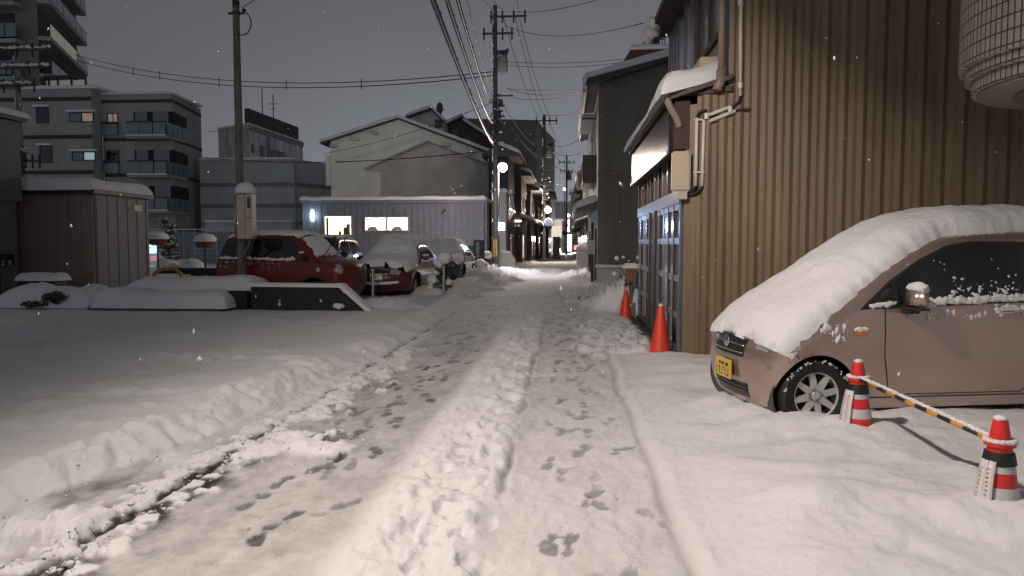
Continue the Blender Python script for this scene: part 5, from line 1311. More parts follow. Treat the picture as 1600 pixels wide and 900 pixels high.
# street lantern photometry: intensity grows toward the beam edge (1/cos^p), cut off near the horizontal, shielded on the house side
cc = mth('MAXIMUM', cosd, .16)
bat = mth('POWER', cc, -.5)
def mr(v_, a, b, x, y):
    n = nt.nodes.new('ShaderNodeMapRange'); n.interpolation_type = 'SMOOTHSTEP'; L.new(v_, n.inputs[0]); n.inputs[1].default_value = a; n.inputs[2].default_value = b; n.inputs[3].default_value = x; n.inputs[4].default_value = y; return n.outputs[0]
adx = mth('ABSOLUTE', sx.outputs['X']); lo_ = mr(adx, .30, .84, -.10, .34); cut = mth('SMOOTH_MIN', mth('MULTIPLY', mth('MAXIMUM', mth('SUBTRACT', cosd, lo_), 0.), 2.6), 1., .35)
shield = mr(sx.outputs['X'], -.52, .16, .0, 1.)
L.new(mth('MULTIPLY', mth('MULTIPLY', bat, cut), mth('MULTIPLY', shield, 1430.)), em.inputs['Strength'])
o = link(bpy.data.objects.new('street_lamp_light', l)); o.location = LP

# road signs
t = thing('road_sign', 'round blue sign on the second utility pole', 'road sign', (X(857, 59), 59, 0)); MB().lathe([(.30, 0), (.30, .03)], (X(857, 60.4), 60.4, Z(347, 60.4)), 20, 'y').build('disc', 'bluesign', t); MB().lathe([(.31, .0), (.33, .015), (.31, .03)], (X(857, 60.4), 60.41, Z(347, 60.4)), 20, 'y').build('rim', 'cloudy', t)
t = thing('road_sign', 'red downward triangle sign on the farthest pole', 'road sign', (X(884, 102), 102, 0)); yq = 102.4
MB().prism([(X(879.5, yq), yq, Z(351, yq)), (X(889, yq), yq, Z(351, yq)), (X(884.5, yq), yq, Z(359, yq))], (0, .05, 0)).build('panel', 'redsign', t)
t = thing('road_sign', 'round blue sign beneath the red triangle on the farthest pole', 'road sign', (X(882, 102), 102, 0)); MB().lathe([(.34, 0), (.34, .04)], (X(882, yq), yq, Z(364, yq)), 18, 'y').build('disc', 'bluesign', t)

# ------------------------------------------------------------------ left: pole with meter box, low walls, shed
mx, my = X(377, 16.6), 16.6
mp = thing('service_pole', 'brownish service pole with a cream meter box under a dome of snow', 'pole', (mx, my, 0))
MB().tube([(mx, my, -.1), (mx, my, 4), (mx, my, Z(-3, my))], .10, 16, .075).build('pole', 'polec', mp, smooth=True, ang=50)
MB().lathe([(.08, 0), (.08, .12), (.0, .13)], (mx, my, Z(-1, my)), 12).build('pole_cap', 'black', mp)
MB().lathe([(.1, 0), (.1, .05)], (mx, my, Z(12, my)), 12).box(mx-.18, mx+.2, my-.03, my+.03, Z(12, my), Z(12, my)+.04).build('clamp', 'poled', mp)
mb_ = MB().box(X(381, my), X(405, my), my-.36, my-.12, Z(373, my), Z(302, my)).build('meter_box', 'beige', mp); bevel(mb_, .012)
dz0, dz1 = Z(372, my), Z(303, my); xa, xb_ = X(393.5, my), X(404, my)
MB().box(xa, xa+.008, my-.364, my-.359, dz0, dz1).box(xa, xb_, my-.364, my-.359, Z(341, my), Z(340, my)).build('box_seam', 'darkbrown', mb_)
MB().box(X(398, my), X(403, my), my-.365, my-.359, Z(325, my), Z(308, my)).build('meter_window', 'glass', mb_)
MB().blob((X(392, my), my-.22, Z(301, my)), (.24, .24, .26), 12, .08, 1, flat=-.01).build('box_snow', SNOW, mb_, smooth=True)
MB().tube([(mx-.08, my-.09, Z(372, my)), (mx-.08, my-.09, Z(302, my))], .025, 8).build('conduit', 'steel', mp, smooth=True)
MB().tube(bez([(X(397, my), my-.2, Z(373, my)), (X(396, my), my-.2, Z(385, my)), (X(386, my), my-.12, Z(392, my)), (mx+.02, my-.1, Z(402, my)), (mx-.05, my-.11, Z(440, my))]), .03, 8).build('lower_conduit', 'polec', mp, smooth=True)
MB().tube(bez([(mx+.05, my-.1, Z(45, my)), (X(395, my), my-.1, Z(55, my)), (X(410, my), my-.1, Z(40, my)), (X(404, my), my-.1, Z(14, my)), (X(391, my), my-.1, Z(9, my))], 20), .013, 6).build('drip_loop', 'cable', mp)
MB().blob((X(392, my), my-.1, Z(8, my)), (.05, .05, .04), 6, .2).build('splice', 'cable', mp)
# low black wall with its sloping end
bw = thing('low_black_wall', 'low black wall capped with thin snow in front of the red car', 'wall', (-5.5, 15.4, 0))
MB().prism([(-6.72, 15.25, 0), (-4.22, 15.25, 0), (-4.22, 15.25, .10), (-4.75, 15.25, .62), (-6.72, 15.25, .64)], (0, .22, 0)).build('wall', 'darkstone', bw)
MB().cap((-6.74, 15.22, .635), (2.0, 0, -.01), (0, .28, 0), .07, step=.1, over=.03).build('snow_cap', SNOW, bw, smooth=True); MB().cap((-4.74, 15.2, .60), (.62, 0, -.55), (0, .3, 0), .09, step=.1, amp=.5, fr=3, over=.05).build('slope_snow', SNOW, bw, smooth=True)
s = MB()
for k in range(4): s.blob((random.choice((-6.62, -5.6, -5.2, -6.1)), 15.245, random.uniform(.15, .55)), (random.uniform(.012, .03), .01, random.uniform(.02, .05)), 5, .5)
s.blob((-4.80, 15.2, .22), (.13, .06, .06), 7, .5); tag(s.build('stuck_snow', SNOW, bw, smooth=True), kind='stuff')
b2 = thing('black_planter', 'black block planter under a long bolster of snow, left of the low black wall', 'planter', (-7.6, 15.4, 0))
MB().box(-7.9, -6.85, 15.3, 15.9, 0, .52).build('box', 'darkstone', b2)
MB().cap((-9.7, 15.55, .44), (2.95, 0, .06), (0, .75, 0), .30, step=.12, amp=.3, fr=1.3, over=.06).build('snow_top', SNOW, b2, smooth=True)
b3 = thing('stone_kerb_bed', 'long stone kerbed bed with a rounded slab of snow on it, at the field edge', 'planting bed', (-8.8, 15., 0))
MB().box(-10.2, -7.25, 14.95, 15.25, 0, .20).build('kerb', 'curb', b3)
MB().cap((-9.95, 14.88, .19), (2.78, 0, 0), (0, .72, 0), .36, r=.30, step=.12, amp=.22, fr=1.2, over=.07).build('snow_slab', SNOW, b3, smooth=True)
b4 = thing('stone_kerb_bed', 'smaller kerbed bed with dark evergreen sticking out of the snow, near the shed', 'planting bed', (-11.5, 15.4, 0))
MB().box(-12.6, -10.25, 15.25, 15.5, 0, .16).build('kerb', 'curb', b4); MB().cap((-12.4, 15.2, .15), (2.1, 0, .0), (0, 1.2, 0), .42, step=.12, amp=.5, fr=1.2, over=.06).build('snow_heap', SNOW, b4, smooth=True)
def leaves(mb, c, r, n, s=.06):
    for k in range(n):
        d = Vector((random.gauss(0, 1), random.gauss(0, 1), random.gauss(0, 1))).normalized(); p = Vector(c)+Vector((d.x*r[0], d.y*r[1], d.z*r[2]))*random.random()**.4
        a = Vector((random.gauss(0, 1), random.gauss(0, 1), random.gauss(0, 1))).normalized(); b = a.cross(d).normalized()
        mb.add([p-a*s*.3, p+b*s, p+a*s*.3, p-b*s*.9], [(0, 1, 2, 3)])
lf = MB(); leaves(lf, (-11.1, 15.22, .34), (.34, .2, .16), 240, .08); leaves(lf, (-11.5, 15.15, .22), (.35, .15, .08), 130, .07); lf.build('foliage', 'leaf', b4)
# shed
SH = 20.2; sx0_, sx1_ = X(10, SH), X(147, SH); st_ = Z(299, SH)
sd = thing('storage_shed', 'brown sheet metal shed under a thick quilt of snow at left', 'shed', (sx0_, SH, 0))
MB().box(sx0_, sx1_, SH, SH+2.75, 0, st_).build('wall', 'shedb', sd)
g = MB(); vgrooves(g, sx0_+.1, sx1_, SH, .2, st_-.06, .36, .05, .03); g.build('sheet_rib', 'shedb', sd)
MB().box(sx1_, sx1_+.03, SH+.05, SH+2.75, .1, st_-.03).build('grey_side', mat('grey shed side', (.165, .165, .16), .6, 0, .2, 1, streak=(1, 1, .2)), sd)
g = MB()
for k in range(6): g.box(sx1_+.03, sx1_+.045, SH+.1+k*.5, SH+.13+k*.5, .12, st_-.06)
g.build('side_rib', 'shedb', sd)
MB().box(sx1_+.03, sx1_+.05, SH+1.95, SH+2.35, Z(327, 22), Z(317, 22)).build('notice', 'cloudy', sd)
MB().box(sx0_-.1, sx1_+.16, SH-.18, SH+2.9, st_, st_+.12).build('roof', 'black', sd)
MB().cap((sx0_-.1, SH-.2, st_+.10), (sx1_-sx0_+.16, 0, 0), (0, 3.1, 0), .38, r=.36, step=.2, amp=.22, fr=.7, over=.05).build('roof_snow', SNOW, sd, smooth=True)
# grey corner house at far left
lh = thing('corner_house', 'dim grey house cut off by the left edge of the picture', 'house', (X(27, 19.6), 17, 0))
xr_ = X(27, 19.6)
MB().box(xr_-6, xr_, 17, 19.6, 0, Z(300, 17)).build('lower_wall', 'wallg', lh); MB().box(xr_-6, xr_+.12, 16.9, 19.7, Z(300, 17), Z(150, 17)).build('upper_wall', 'wallg', lh)
MB().box(xr_-6, xr_+.14, 16.87, 16.9, Z(226, 17), Z(211, 17)).build('dark_band', 'black', lh)
MB().prism([(xr_-6, 16.7, Z(118, 17)), (xr_+.2, 16.7, Z(148, 17)), (xr_+.2, 16.7, Z(140, 17)), (xr_-6, 16.7, Z(110, 17)-.3)], (0, 3.2, 0)).build('roof', 'black', lh)
MB().cap((xr_+.24, 16.65, Z(140, 17)), (-6.2, 0, .45), (0, 3.3, 0), .16, over=.04).build('roof_snow', SNOW, lh, smooth=True)
xq = xr_+.02
sgn = thing('name_board', 'small dark board with three pale characters on the corner house', 'sign', (xq, 18.9, 1))
MB().box(xq, xq+.06, 18.3, 19.35, Z(418, 18.8), Z(399, 18.8)).build('board', 'blackpl', sgn); gl = MB()
for k in range(3): glyph(gl, Vector((xq+.062, 18.62+k*.24, Z(407, 18.8))), Vector((0, 1, 0)), Vector((0, 0, -1)), .17, Vector((1, 0, 0)))
gl.build('characters', 'paper', sgn)
MB().box(xr_, xr_+.03, 17.4, 18.9, .15, 1.0).build('door', 'darkbrown', lh)
t = thing('black_trough', 'black trough half under snow between corner house and shed', 'trough', (X(55, 18.5), 18.5, 0)); MB().box(X(26, 18.5), X(84, 18.5), 18.5, 18.9, 0, Z(441, 18.5)).build('trough', 'black', t)
MB().cap((X(24, 18.5), 18.45, Z(441, 18.5)), (1.15, 0, 0), (0, .5, 0), .18, step=.1, amp=.5, fr=2).build('snow_cap', SNOW, t, smooth=True)

# ------------------------------------------------------------------ parking lot behind: arch barrier, bowls, fence, tree, vending machine
t = tag(MB().tube(bez([P(240, 434, 23.5), P(243, 419, 23.5), P(256, 420, 23.5), P(266, 420, 23.5)], 10)+bez([P(266, 420, 23.5), P(277, 420, 23.5), P(281, 424, 23.5), P(284, 434, 23.5)], 10), .055, 10).build('arch_barrier', 'yellowp', smooth=True), 'low yellow arched pipe barrier rising from snow right of the shed', 'barrier')
def bowl(u, v, y, label, w=.42):
    c = P(u, v, y); t = thing('planter_bowl', label, 'planter', (c.x, y, 0), group='planters on stalks in the car park')
    MB().lathe([(.05, -.28), (w*.72, -.26), (w*.95, -.02), (w, 0), (w*.9, .01)], (c.x, y, c.z), 20).build('bowl', 'terracotta', t, smooth=True, ang=40)
    MB().tube([(c.x, y, 0), (c.x, y, c.z-.26)], .04, 8).build('stalk', 'poled', t); MB().blob((c.x, y, c.z), (w*1.1, w*1.1, .34), 10, .1, 1.2, flat=-.02).build('snow_cap', SNOW, t, smooth=True)
bowl(246, 373, 30, 'snow topped bowl on a stalk right beside the shed'); bowl(320, 377, 30, 'snow topped bowl on a stalk behind the red car tail')
def tub(u, y, label, w):
    c = P(u, 408, y); t = thing('planter_tub', label, 'planter', (c.x, y, 0), group='low snow topped tubs in the car park'); MB().lathe([(w*.75, 0), (w, .5), (w*.9, .52)], (c.x, y, 0), 18).build('tub', 'darkstone', t); MB().blob((c.x, y, .5), (w*1.15, w*1.1, .36), 9, .25, 1.4, flat=-.02).build('snow_cap', SNOW, t, smooth=True)
tub(263, 31, 'dark tub, leftmost of three under the small tree', .42); tub(285, 32, 'dark tub, middle of three, rounded snow top', .45); tub(301, 31, 'dark tub, rightmost of three, nearest the red car', .45)
tag(MB().box(X(296, 29), X(345, 29), 29, 29.4, 0, .52).build('parking_block', 'darkstone'), 'long dark low block behind the red car tail', 'wall')
fe = thing('mesh_fence', 'pale steel frame fence along the back of the car park', 'fence', (X(300, 44), 44, 0)); FY = 44.
for k in range(9): MB().tube([(X(236+16*k+k, FY), FY, 0), (X(236+16*k+k, FY), FY, Z(357, FY))], .03, 6).build('fence_post', 'steel', fe)
MB().box(X(230, FY), X(380, FY), FY-.03, FY+.03, Z(358.5, FY), Z(357, FY)).build('top_rail', 'cloudy', fe); fm = MB()
for k in range(7): fm.box(X(230, FY), X(380, FY), FY-.008, FY+.008, .35+k*.28, .36+k*.28)
fm.build('wire_mesh', 'steel', fe)
tag(MB().box(X(228, 46), X(380, 46), 46, 46.2, 0, Z(362, 46)).build('block_wall', 'gbandd'), 'dim grey block wall behind the pale fence', 'wall')
vm = thing('vending_machine', 'glowing vending machine half hidden behind the shed', 'vending machine', (X(240, 42), 42, 0))
MB().box(X(228, 42), X(247, 42), 42, 42.7, 0, 1.9).build('cabinet', 'cloudy', vm); MB().box(X(229, 42), X(246, 42), 41.97, 42, .95, 1.75).build('display', E_VEND, vm); MB().box(X(229, 42), X(246, 42), 41.975, 42, .5, .8).build('red_panel', emit('vending red', (1, .15, .2), .35), vm)
glow('vending_light', (X(240, 41), 41, 1.4), (.5, .8, 1.), 22)
snowcap('snow_cap', vm, (X(227, 42), 41.9, 1.9), (.8, 0, 0), (0, .85, 0), .25)
def small_tree(x, y, h, w, label):
    t = thing('small_tree', label, 'tree', (x, y, 0)); tr = MB().tube([(x, y, 0), (x+.05, y, h*.5), (x, y, h*.9)], .07, 7, .02)
    for k in range(14):
        z = h*(.25+.6*k/14); a = k*2.4; tr.tube([(x, y, z), (x+math.cos(a)*w*.5, y+math.sin(a)*w*.5, z+.15)], .02, 5, .006)
    tr.build('trunk', 'bark', t); f = MB(); s = MB()
    for k in range(34):
        z = h*(.2+.75*random.random()); r = w*(1-.7*(z/h-.2))*random.uniform(.2, .6); a = random.uniform(0, 6.3); c = Vector((x+math.cos(a)*r, y+math.sin(a)*r, z)); leaves(f, c, (.2, .2, .14), 40, .07)
        for q_ in range(3): s.blob(c+Vector((random.gauss(0, .1), random.gauss(0, .1), .08)), (random.uniform(.04, .12), random.uniform(.04, .12), .03), 4, .4)
    f.build('crown', 'leaf', t); tag(s.build('crown_snow', SNOW, t, smooth=True), kind='stuff')
small_tree(X(263, 36), 36, 2.9, .85, 'small evergreen flecked with snow before the pale fence')
# posts, shrub, notice board etc. along the kerb
for (u, v0, v1, y, lab) in ((582, 424, 478, 17.3, 'thin steel post standing at the maroon car bumper'), (693, 419, 468, 19.2, 'thin steel post in front of the little snowy shrub')):
    c = P(u, v0, y); t = thing('steel_post', lab, 'post', (c.x, y, 0), group='thin steel posts at the car park edge'); MB().tube([(c.x, y, -.05), (c.x, y, c.z)], .042, 12).build('post', 'steel', t, smooth=True, ang=50); MB().lathe([(.05, 0), (.055, .05), (.03, .075), (0, .08)], (c.x, y, c.z-.02), 12).build('cap', 'steel', t, smooth=True)
    MB().lathe([(.047, 0), (.047, .05)], (c.x, y, c.z-.18), 12).build('collar', 'chrome', t)
t = thing('snowy_shrub', 'small dark shrub bent under clumps of snow by the kerb', 'shrub', (X(690, 19.8), 19.8, 0)); c = P(690, 440, 19.8); f = MB(); leaves(f, (c.x, 19.8, .45), (.30, .3, .45), 700, .07); leaves(f, (c.x+.1, 19.8, 1.0), (.22, .2, .3), 200, .06); f.build('foliage', 'leaf', t)
s = MB(); 
for (dx, z, r) in ((.1, 1.15, .22), (-.05, 1.0, .16), (-.22, .55, .18), (-.30, .3, .15), (.20, .5, .13), (-.12, .75, .10), (.15, .25, .1), (-.05, .35, .12)): s.blob((c.x+dx, 19.7, z), (r, r, r*.75), 8, .4)
s.build('snow_clumps', SNOW, t, smooth=True)
MB().tube([(c.x, 19.8, -.05), (c.x+.03, 19.8, .8)], .03, 6).build('stem', 'bark', t)
tag(MB().box(X(681, 18.0), X(693, 18.0), 18.0, 18.12, .02, .10).build('wheel_stop', 'darkstone'), 'small dark block lying on the snow before the steel post', 'wheel stop')
nb = thing('notice_board', 'black framed notice board on posts near the tall utility pole', 'notice board', (X(748, 32), 32, 0)); NY = 32.
MB().box(X(740, NY), X(757, NY), NY, NY+.1, Z(408, NY), Z(375, NY)).build('board', 'blackpl', nb); MB().box(X(743.5, NY), X(749, NY), NY-.015, NY, Z(403, NY), Z(378, NY)).build('poster', 'frost', nb)
pl_ = MB()
for k in range(4): pl_.box(X(744.3, NY), X(748.2, NY), NY-.018, NY-.015, Z(401-6*k, NY), Z(399.5-6*k, NY))
pl_.build('poster_print', 'inkgrey', nb)
for u in (742, 755): MB().box(X(u, NY)-.03, X(u, NY)+.03, NY+.02, NY+.08, -.05, Z(408, NY)).build('leg', 'blackpl', nb)
bk = thing('wooden_planter', 'brown wooden tub planter topped with snow below the notice board', 'planter', (X(750, 31), 31, 0)); MB().lathe([(.22, 0), (.30, .62), (.27, .63)], (X(750, 31.2), 31.2, .0), 16).build('tub', 'wood', bk); MB().blob((X(750, 31.2), 31.2, .62), (.34, .34, .25), 8, .35, 2, flat=-.03).build('snow_cap', SNOW, bk, smooth=True)
for (a, b) in ((740, 12),): pass
gp = thing('green_screen', 'green sheet screen beside the dark snowy car', 'screen', (X(735, 33.5), 33.5, 0)); MB().box(X(728, 33.5), X(742, 33.5), 33.5, 33.6, .3, Z(384, 33.5)).build('sheet', 'green', gp); MB().box(X(728, 33.5), X(729, 33.5), 33.5, 33.62, 0, Z(382, 33.5)).build('post', 'poled', gp)
mp_ = thing('cycle_cover', 'snowy covered bicycle or scooter beside the notice board', 'scooter', (X(760, 33), 33, 0)); MB().blob((X(760, 33), 33, .55), (.22, .5, .5), 8, .3).build('cover', 'leaf', mp_, smooth=True); MB().blob((X(761, 33), 32.95, 1.0), (.22, .4, .2), 8, .3).build('snow_cap', SNOW, mp_, smooth=True)
cc_ = thing('covered_barrow', 'pale sheeted low object against the annexe wall past the pole', 'tarpaulin', (X(798, 44), 43.5, 0)); MB().prism([(X(785, 43), 42.6, 0), (X(806, 43), 42.6, 0), (X(806, 43), 42.6, .55), (X(799, 43), 42.6, .95), (X(785, 43), 42.6, 1.05)], (0, .7, 0)).build('sheet', 'gband', cc_); snowcap('snow_cap', cc_, (X(785, 43), 42.55, 1.04), (.5, 0, -.08), (0, .75, 0), .1)

# ------------------------------------------------------------------ far left blocks
ap = thing('apartment_block', 'grey three storey apartment block with glass balconies, left', 'apartment block', (X(200, 58), 58, 0)); AY = 58.
ax0, ax1, az = X(-30, AY), X(275, AY), Z(138, AY)
MB().prism([(ax0, AY, 0), (ax1, AY, 0), (X(319, 65), 65, 0), (ax0, 65, 0)], (0, 0, az)).build('wall', 'apt', ap)
MB().prism([(X(-30, 56.8), 56.8, 2), (X(150, 56.8), 56.8, 2), (X(166, 58), 57.99, 2), (X(-30, 58), 57.99, 2)], (0, 0, Z(130, 57.4)-2)).build('front_bay', 'apt', ap)
snowcap('roof_snow', ap, (X(45, 56.8), 56.7, Z(130, 57.4)), (X(160, 57)-X(45, 57), 0, 0), (0, 3, 0), .3, step=.6); snowcap('roof_snow', ap, (X(160, AY), AY-.1, az), (ax1-X(160, AY), 0, 0), (-.4, 6, 0), .22, step=.6)
for vz in (144, 206, 264):
    m = MB().box(X(-30, 56.8), X(150, 56.8), 56.74, 56.8, Z(vz+3, 56.8), Z(vz-3, 56.8)); m.box(X(166, AY), ax1, AY-.05, AY, Z(vz+8, AY), Z(vz+3, AY))
    m.prism([(ax1, AY, Z(vz+8, AY)), (X(319, 65), 65, Z(vz+8, AY)), (X(319, 65), 65, Z(vz+3, AY)), (ax1, AY, Z(vz+3, AY))], (.05, -.02, 0)); m.build('dark_band', 'aptd', ap)
for (u0, v0, u1, v1, pm) in ((66, 158, 83, 182, 'glass'), (69, 221, 86, 247, 'glass'), (117, 168, 134, 181, 'glassb'), (136, 168, 152, 181, E_DIM), (119, 232, 135, 244, 'glassb'), (137, 232, 153, 244, E_DIMC)): windowed(ap, 56.8, [(u0, v0, u1, v1, pm)])
for (u0, v0, u1, v1) in ((63, 154, 86, 157), (66, 217, 88, 220), (113, 163, 158, 166), (115, 227, 158, 230)):
    MB().box(X(u0, 56.8), X(u1, 56.8), 56.5, 56.8, Z(v1, 56.8), Z(v0, 56.8)).build('window_hood', SNOW, ap)
for (u0, v0, u1, v1, pm) in ((176, 170, 183, 184, E_DIM), (184, 170, 190, 184, E_DIM), (172, 230, 190, 248, 'glass')): windowed(ap, AY, [(u0, v0, u1, v1, pm)])
for v in (187, 250): MB().box(X(168, AY), X(191, AY), AY-.25, AY-.2, Z(v+17, AY), Z(v, AY)).build('glass_panel', 'glassb', ap); MB().box(X(168, AY), X(191, AY), AY-.26, AY-.19, Z(v, AY), Z(v-4, AY)).build('rail', 'aptd', ap)
MB().tube([(X(168, AY), AY-.15, 0), (X(168, AY), AY-.15, Z(203, AY))], .07, 8).build('downpipe', 'steel', ap)
for v0 in (167, 229, 287):
    fl = Z(v0+42, AY); tp = Z(v0, AY); bx0, bx1 = X(215, AY), ax1
    rc = MB().box(bx0, bx1-.0, AY-.03, AY-.004, fl, tp); rc.prism([(ax1, AY, fl), (X(306, 63), 63, fl), (X(306, 63), 63, tp), (ax1, AY, tp)], (.06, -.03, 0)); rc = rc.build('balcony', mat('balcony shade', (.018, .018, .018), .8), ap)  # flat near-black panel: the shade of the balcony recess is in its colour
    MB().prism([(bx0, AY-1.1, fl-.2), (bx1+.1, AY-1.1, fl-.2), (X(296, 60), 60, fl-.2), (bx1, AY+.05, fl-.2), (bx0, AY+.0, fl-.2)], (0, 0, .2)).build('balcony_slab', 'apt', rc)
    gx = [bx0+(bx1-bx0)*k/3 for k in range(4)]
    for k in range(3): MB().box(gx[k]+.05, gx[k+1]-.05, AY-1.08, AY-1.04, fl, fl+1.05).build('glass_panel', 'glassb', rc)
    for k in range(4):
        a = Vector((bx1+.12, AY-1.05, 0)).lerp(Vector((X(297, 60.5), 60.5, 0)), k/4); b = Vector((bx1+.12, AY-1.05, 0)).lerp(Vector((X(297, 60.5), 60.5, 0)), (k+.9)/4)
        MB().prism([(a.x, a.y, fl), (b.x, b.y, fl), (b.x, b.y, fl+1.05), (a.x, a.y, fl+1.05)], (.03, -.01, 0)).build('glass_panel', 'glassb', rc)
    MB().box(bx0, bx1, AY-1.12, AY-1.0, fl+1.05, fl+1.15).build('rail', 'aptd', rc); MB().cap((bx0, AY-1.2, fl), (bx1-bx0, 0, 0), (0, .2, 0), .12, step=.5).build('balcony_snow', SNOW, rc, smooth=True)
    for (f0, f1) in ((.05, .35), (.5, .9)): MB().box(bx0+(bx1-bx0)*f0, bx0+(bx1-bx0)*f1, AY-.05, AY-.03, fl+.1, fl+2.1).build('balcony_door', 'winup', rc)
rt = thing('rooftop_railing', 'dark framed rooftop terrace with dim screens between tower and apartment block', 'terrace', (X(110, 60), 60, 0))
x0, x1 = X(78, 60), X(142, 60)
m = MB().box(x0, x1, 60, 60.15, Z(112, 60), Z(105, 60))
for u in (78, 84, 98, 119, 141): m.box(X(u, 60), X(u, 60)+.12, 60, 60.12, az-.3, Z(108, 60))
m.build('frame', 'aptd', rt); MB().box(x0, x1, 60.14, 60.18, az-.3, Z(113, 60)).build('screen', E_DIMY, rt)
# tall tower at upper left
tw_ = thing('apartment_tower', 'tall dark apartment tower with glass balconies, cut off at upper left', 'apartment block', (X(60, 66), 66, 0)); TY2 = 66.
c0, c1 = Vector((X(72, 64), 64, 0)), Vector((X(131, 78), 78, 0))
MB().prism([Vector((X(-90, 64), 64, 0)), c0, c1, Vector((X(-90, 64), 78, 0))], (0, 0, 34)).build('wall', 'tower', tw_)
dn = (c1-c0).normalized(); nn = Vector((dn.y, -dn.x, 0))
for k in range(4):
    fl = Z(112-59*k, 66)-.2; a, b = c0+nn*1.0, c1+nn*1.0
    bal = MB().prism([c0+Vector((0, 0, fl)), a+Vector((0, 0, fl)), b+Vector((0, 0, fl)), c1+Vector((0, 0, fl))], (0, 0, .35)).build('balcony', 'apt', tw_)
    MB().prism([c0+nn*.02+Vector((0, 0, fl+.4)), c1+nn*.02+Vector((0, 0, fl+.4)), c1+nn*.02+Vector((0, 0, fl+2.9)), c0+nn*.02+Vector((0, 0, fl+2.9))], nn*.01).build('painted_shade', 'aptd', bal)  # no real recess: flat dark sheet painted as the shade behind the railing
    for j in range(6):
        p0, p1 = a.lerp(b, (j+.04)/6), a.lerp(b, (j+.96)/6); MB().prism([p0+Vector((0, 0, fl+.4)), p1+Vector((0, 0, fl+.4)), p1+Vector((0, 0, fl+1.5)), p0+Vector((0, 0, fl+1.5))], -nn*.04).build('glass_panel', E_DIMY if (k == 1 and j < 4) else 'glassb', bal)
    fb_ = MB().box(X(-90, 62.8), X(36, 62.8), 62.8, 64, fl-.5, fl-.15).build('balcony', 'apt', tw_)
    for j in range(5): u0 = 38-18*(j+1); MB().box(X(u0+1, 62.8), X(u0+17, 62.8), 62.85, 62.9, fl, fl+1.2).build('glass_panel', 'glassb', fb_)
    MB().box(X(-90, 63.9), X(36, 63.9), 63.95, 63.99, fl+.0, fl+2.4).build('painted_shade', 'aptd', fb_)  # front side likewise: dark sheet coloured as the shade behind the glass
# banded grey hall
bh = thing('banded_hall', 'windowless grey hall with darker horizontal stripes, behind the red car', 'building', (X(420, 62), 62, 0)); BY = 62.
hx0, hx1 = X(315, BY), X(464, BY); MB().prism([(hx0, BY, 0), (hx1, BY, 0), (X(519, 66), 66, 0), (X(519, 66), 72, 0), (hx0, 72, 0)], (0, 0, Z(246, BY))).build('wall', 'gband', bh)
for (va, vb) in ((283, 289), (317, 323), (346, 350)):
    m = MB().box(hx0, hx1, BY-.04, BY, Z(vb, BY), Z(va, BY)); m.prism([(hx1, BY, Z(vb, BY)), (X(519, 66), 66, Z(vb, BY)), (X(519, 66), 66, Z(va, BY)), (hx1, BY, Z(va, BY))], (.02, -.04, 0)); m.build('dark_stripe', 'gbandd', bh)
m = MB(); 
k = hx0
while k < hx1: MB().box(k, k+.25, BY-.12, BY-.0, Z(250, BY), Z(245, BY)).build('eaves_dentil', 'cloudy', bh); k += .5
snowcap('roof_snow', bh, (hx0, BY-.1, Z(246, BY)), (hx1-hx0, 0, 0), (0, 9, 0), .22, step=.8)
MB().tube([(hx1, BY-.1, 0), (hx1, BY-.1, Z(247, BY))], .08, 8).build('downpipe', 'concrete', bh)
lw_ = thing('lean_to_wall', 'pale capped low wall in front of the striped hall', 'wall', (X(400, 54), 54, 0)); MB().box(X(322, 54), X(456, 54), 54, 54.4, 0, Z(346, 54)).build('wall', 'gband', lw_); snowcap('snow_cap', lw_, (X(321, 54), 53.9, Z(346, 54)), (X(457, 54)-X(321, 54), 0, 0), (0, .6, 0), .15)
# concrete block with rooftop lettering
cb_ = thing('concrete_block', 'weathered concrete building with a dark lettered rooftop screen', 'building', (X(410, 84), 84, 0)); CY = 84.
k0, k1, k2 = Vector((X(345, CY), CY, 0)), Vector((X(393, CY-3), CY-3, 0)), Vector((X(476, CY+12), CY+12, 0))
MB().prism([k0, k1, k2, Vector((X(400, 100), 100, 0))], (0, 0, Z(190, CY-3))).build('wall', 'conc_dark', cb_)
d2 = (k2-k1).normalized(); n2 = Vector((d2.y, -d2.x, 0)); Lk = (k2-k1).length
def onside(f0, f1, z0, z1, th, name, m, parent): a, b = k1+d2*Lk*f0+n2*.0, k1+d2*Lk*f1; return MB().prism([a+Vector((0, 0, z0)), b+Vector((0, 0, z0)), b+Vector((0, 0, z1)), a+Vector((0, 0, z1))], n2*th).build(name, m, parent)
zt_ = Z(190, CY-3)
MB().cap(k0+Vector((0, 0, zt_)), k1-k0, d2*Lk, .25, step=1., over=.1).build('roof_snow', SNOW, cb_, smooth=True)
for (a, b, za, zb2) in ((.03, .07, 3.0, 2.1), (.17, .24, 3.6, 1.9), (.36, .50, 3.3, 2.0), (.51, .66, 3.3, 2.0), (.82, .86, 3.4, 2.5)): onside(a, b, zt_-za, zt_-zb2, .06, 'window', 'glass', cb_)
onside(.28, .31, zt_-9, zt_-.2, .35, 'pilaster', 'concrete', cb_); onside(0, 1, zt_-.55, zt_-.0, .12, 'parapet_band', 'concrete', cb_)
onside(.68, .995, zt_-9, zt_-2.1, .03, 'pale_patch', 'cloudy', cb_)
sc_ = thing('rooftop_screen', 'dark rooftop hoarding with faint raised letters', 'hoarding', (k1.x, k1.y, zt_)); z0, z1 = zt_+.25, Z(165, CY-3)+.2
a, b = k1+d2*.3+(k0-k1)*.05, k1+d2*Lk*.94+(k0-k1)*.05
MB().prism([a+(k0-k1)*.12+Vector((0, 0, z0)), a+Vector((0, 0, z0)), a+Vector((0, 0, z1)), a+(k0-k1)*.12+Vector((0, 0, z1))], d2*.2).build('end_panel', 'tiled2', sc_)
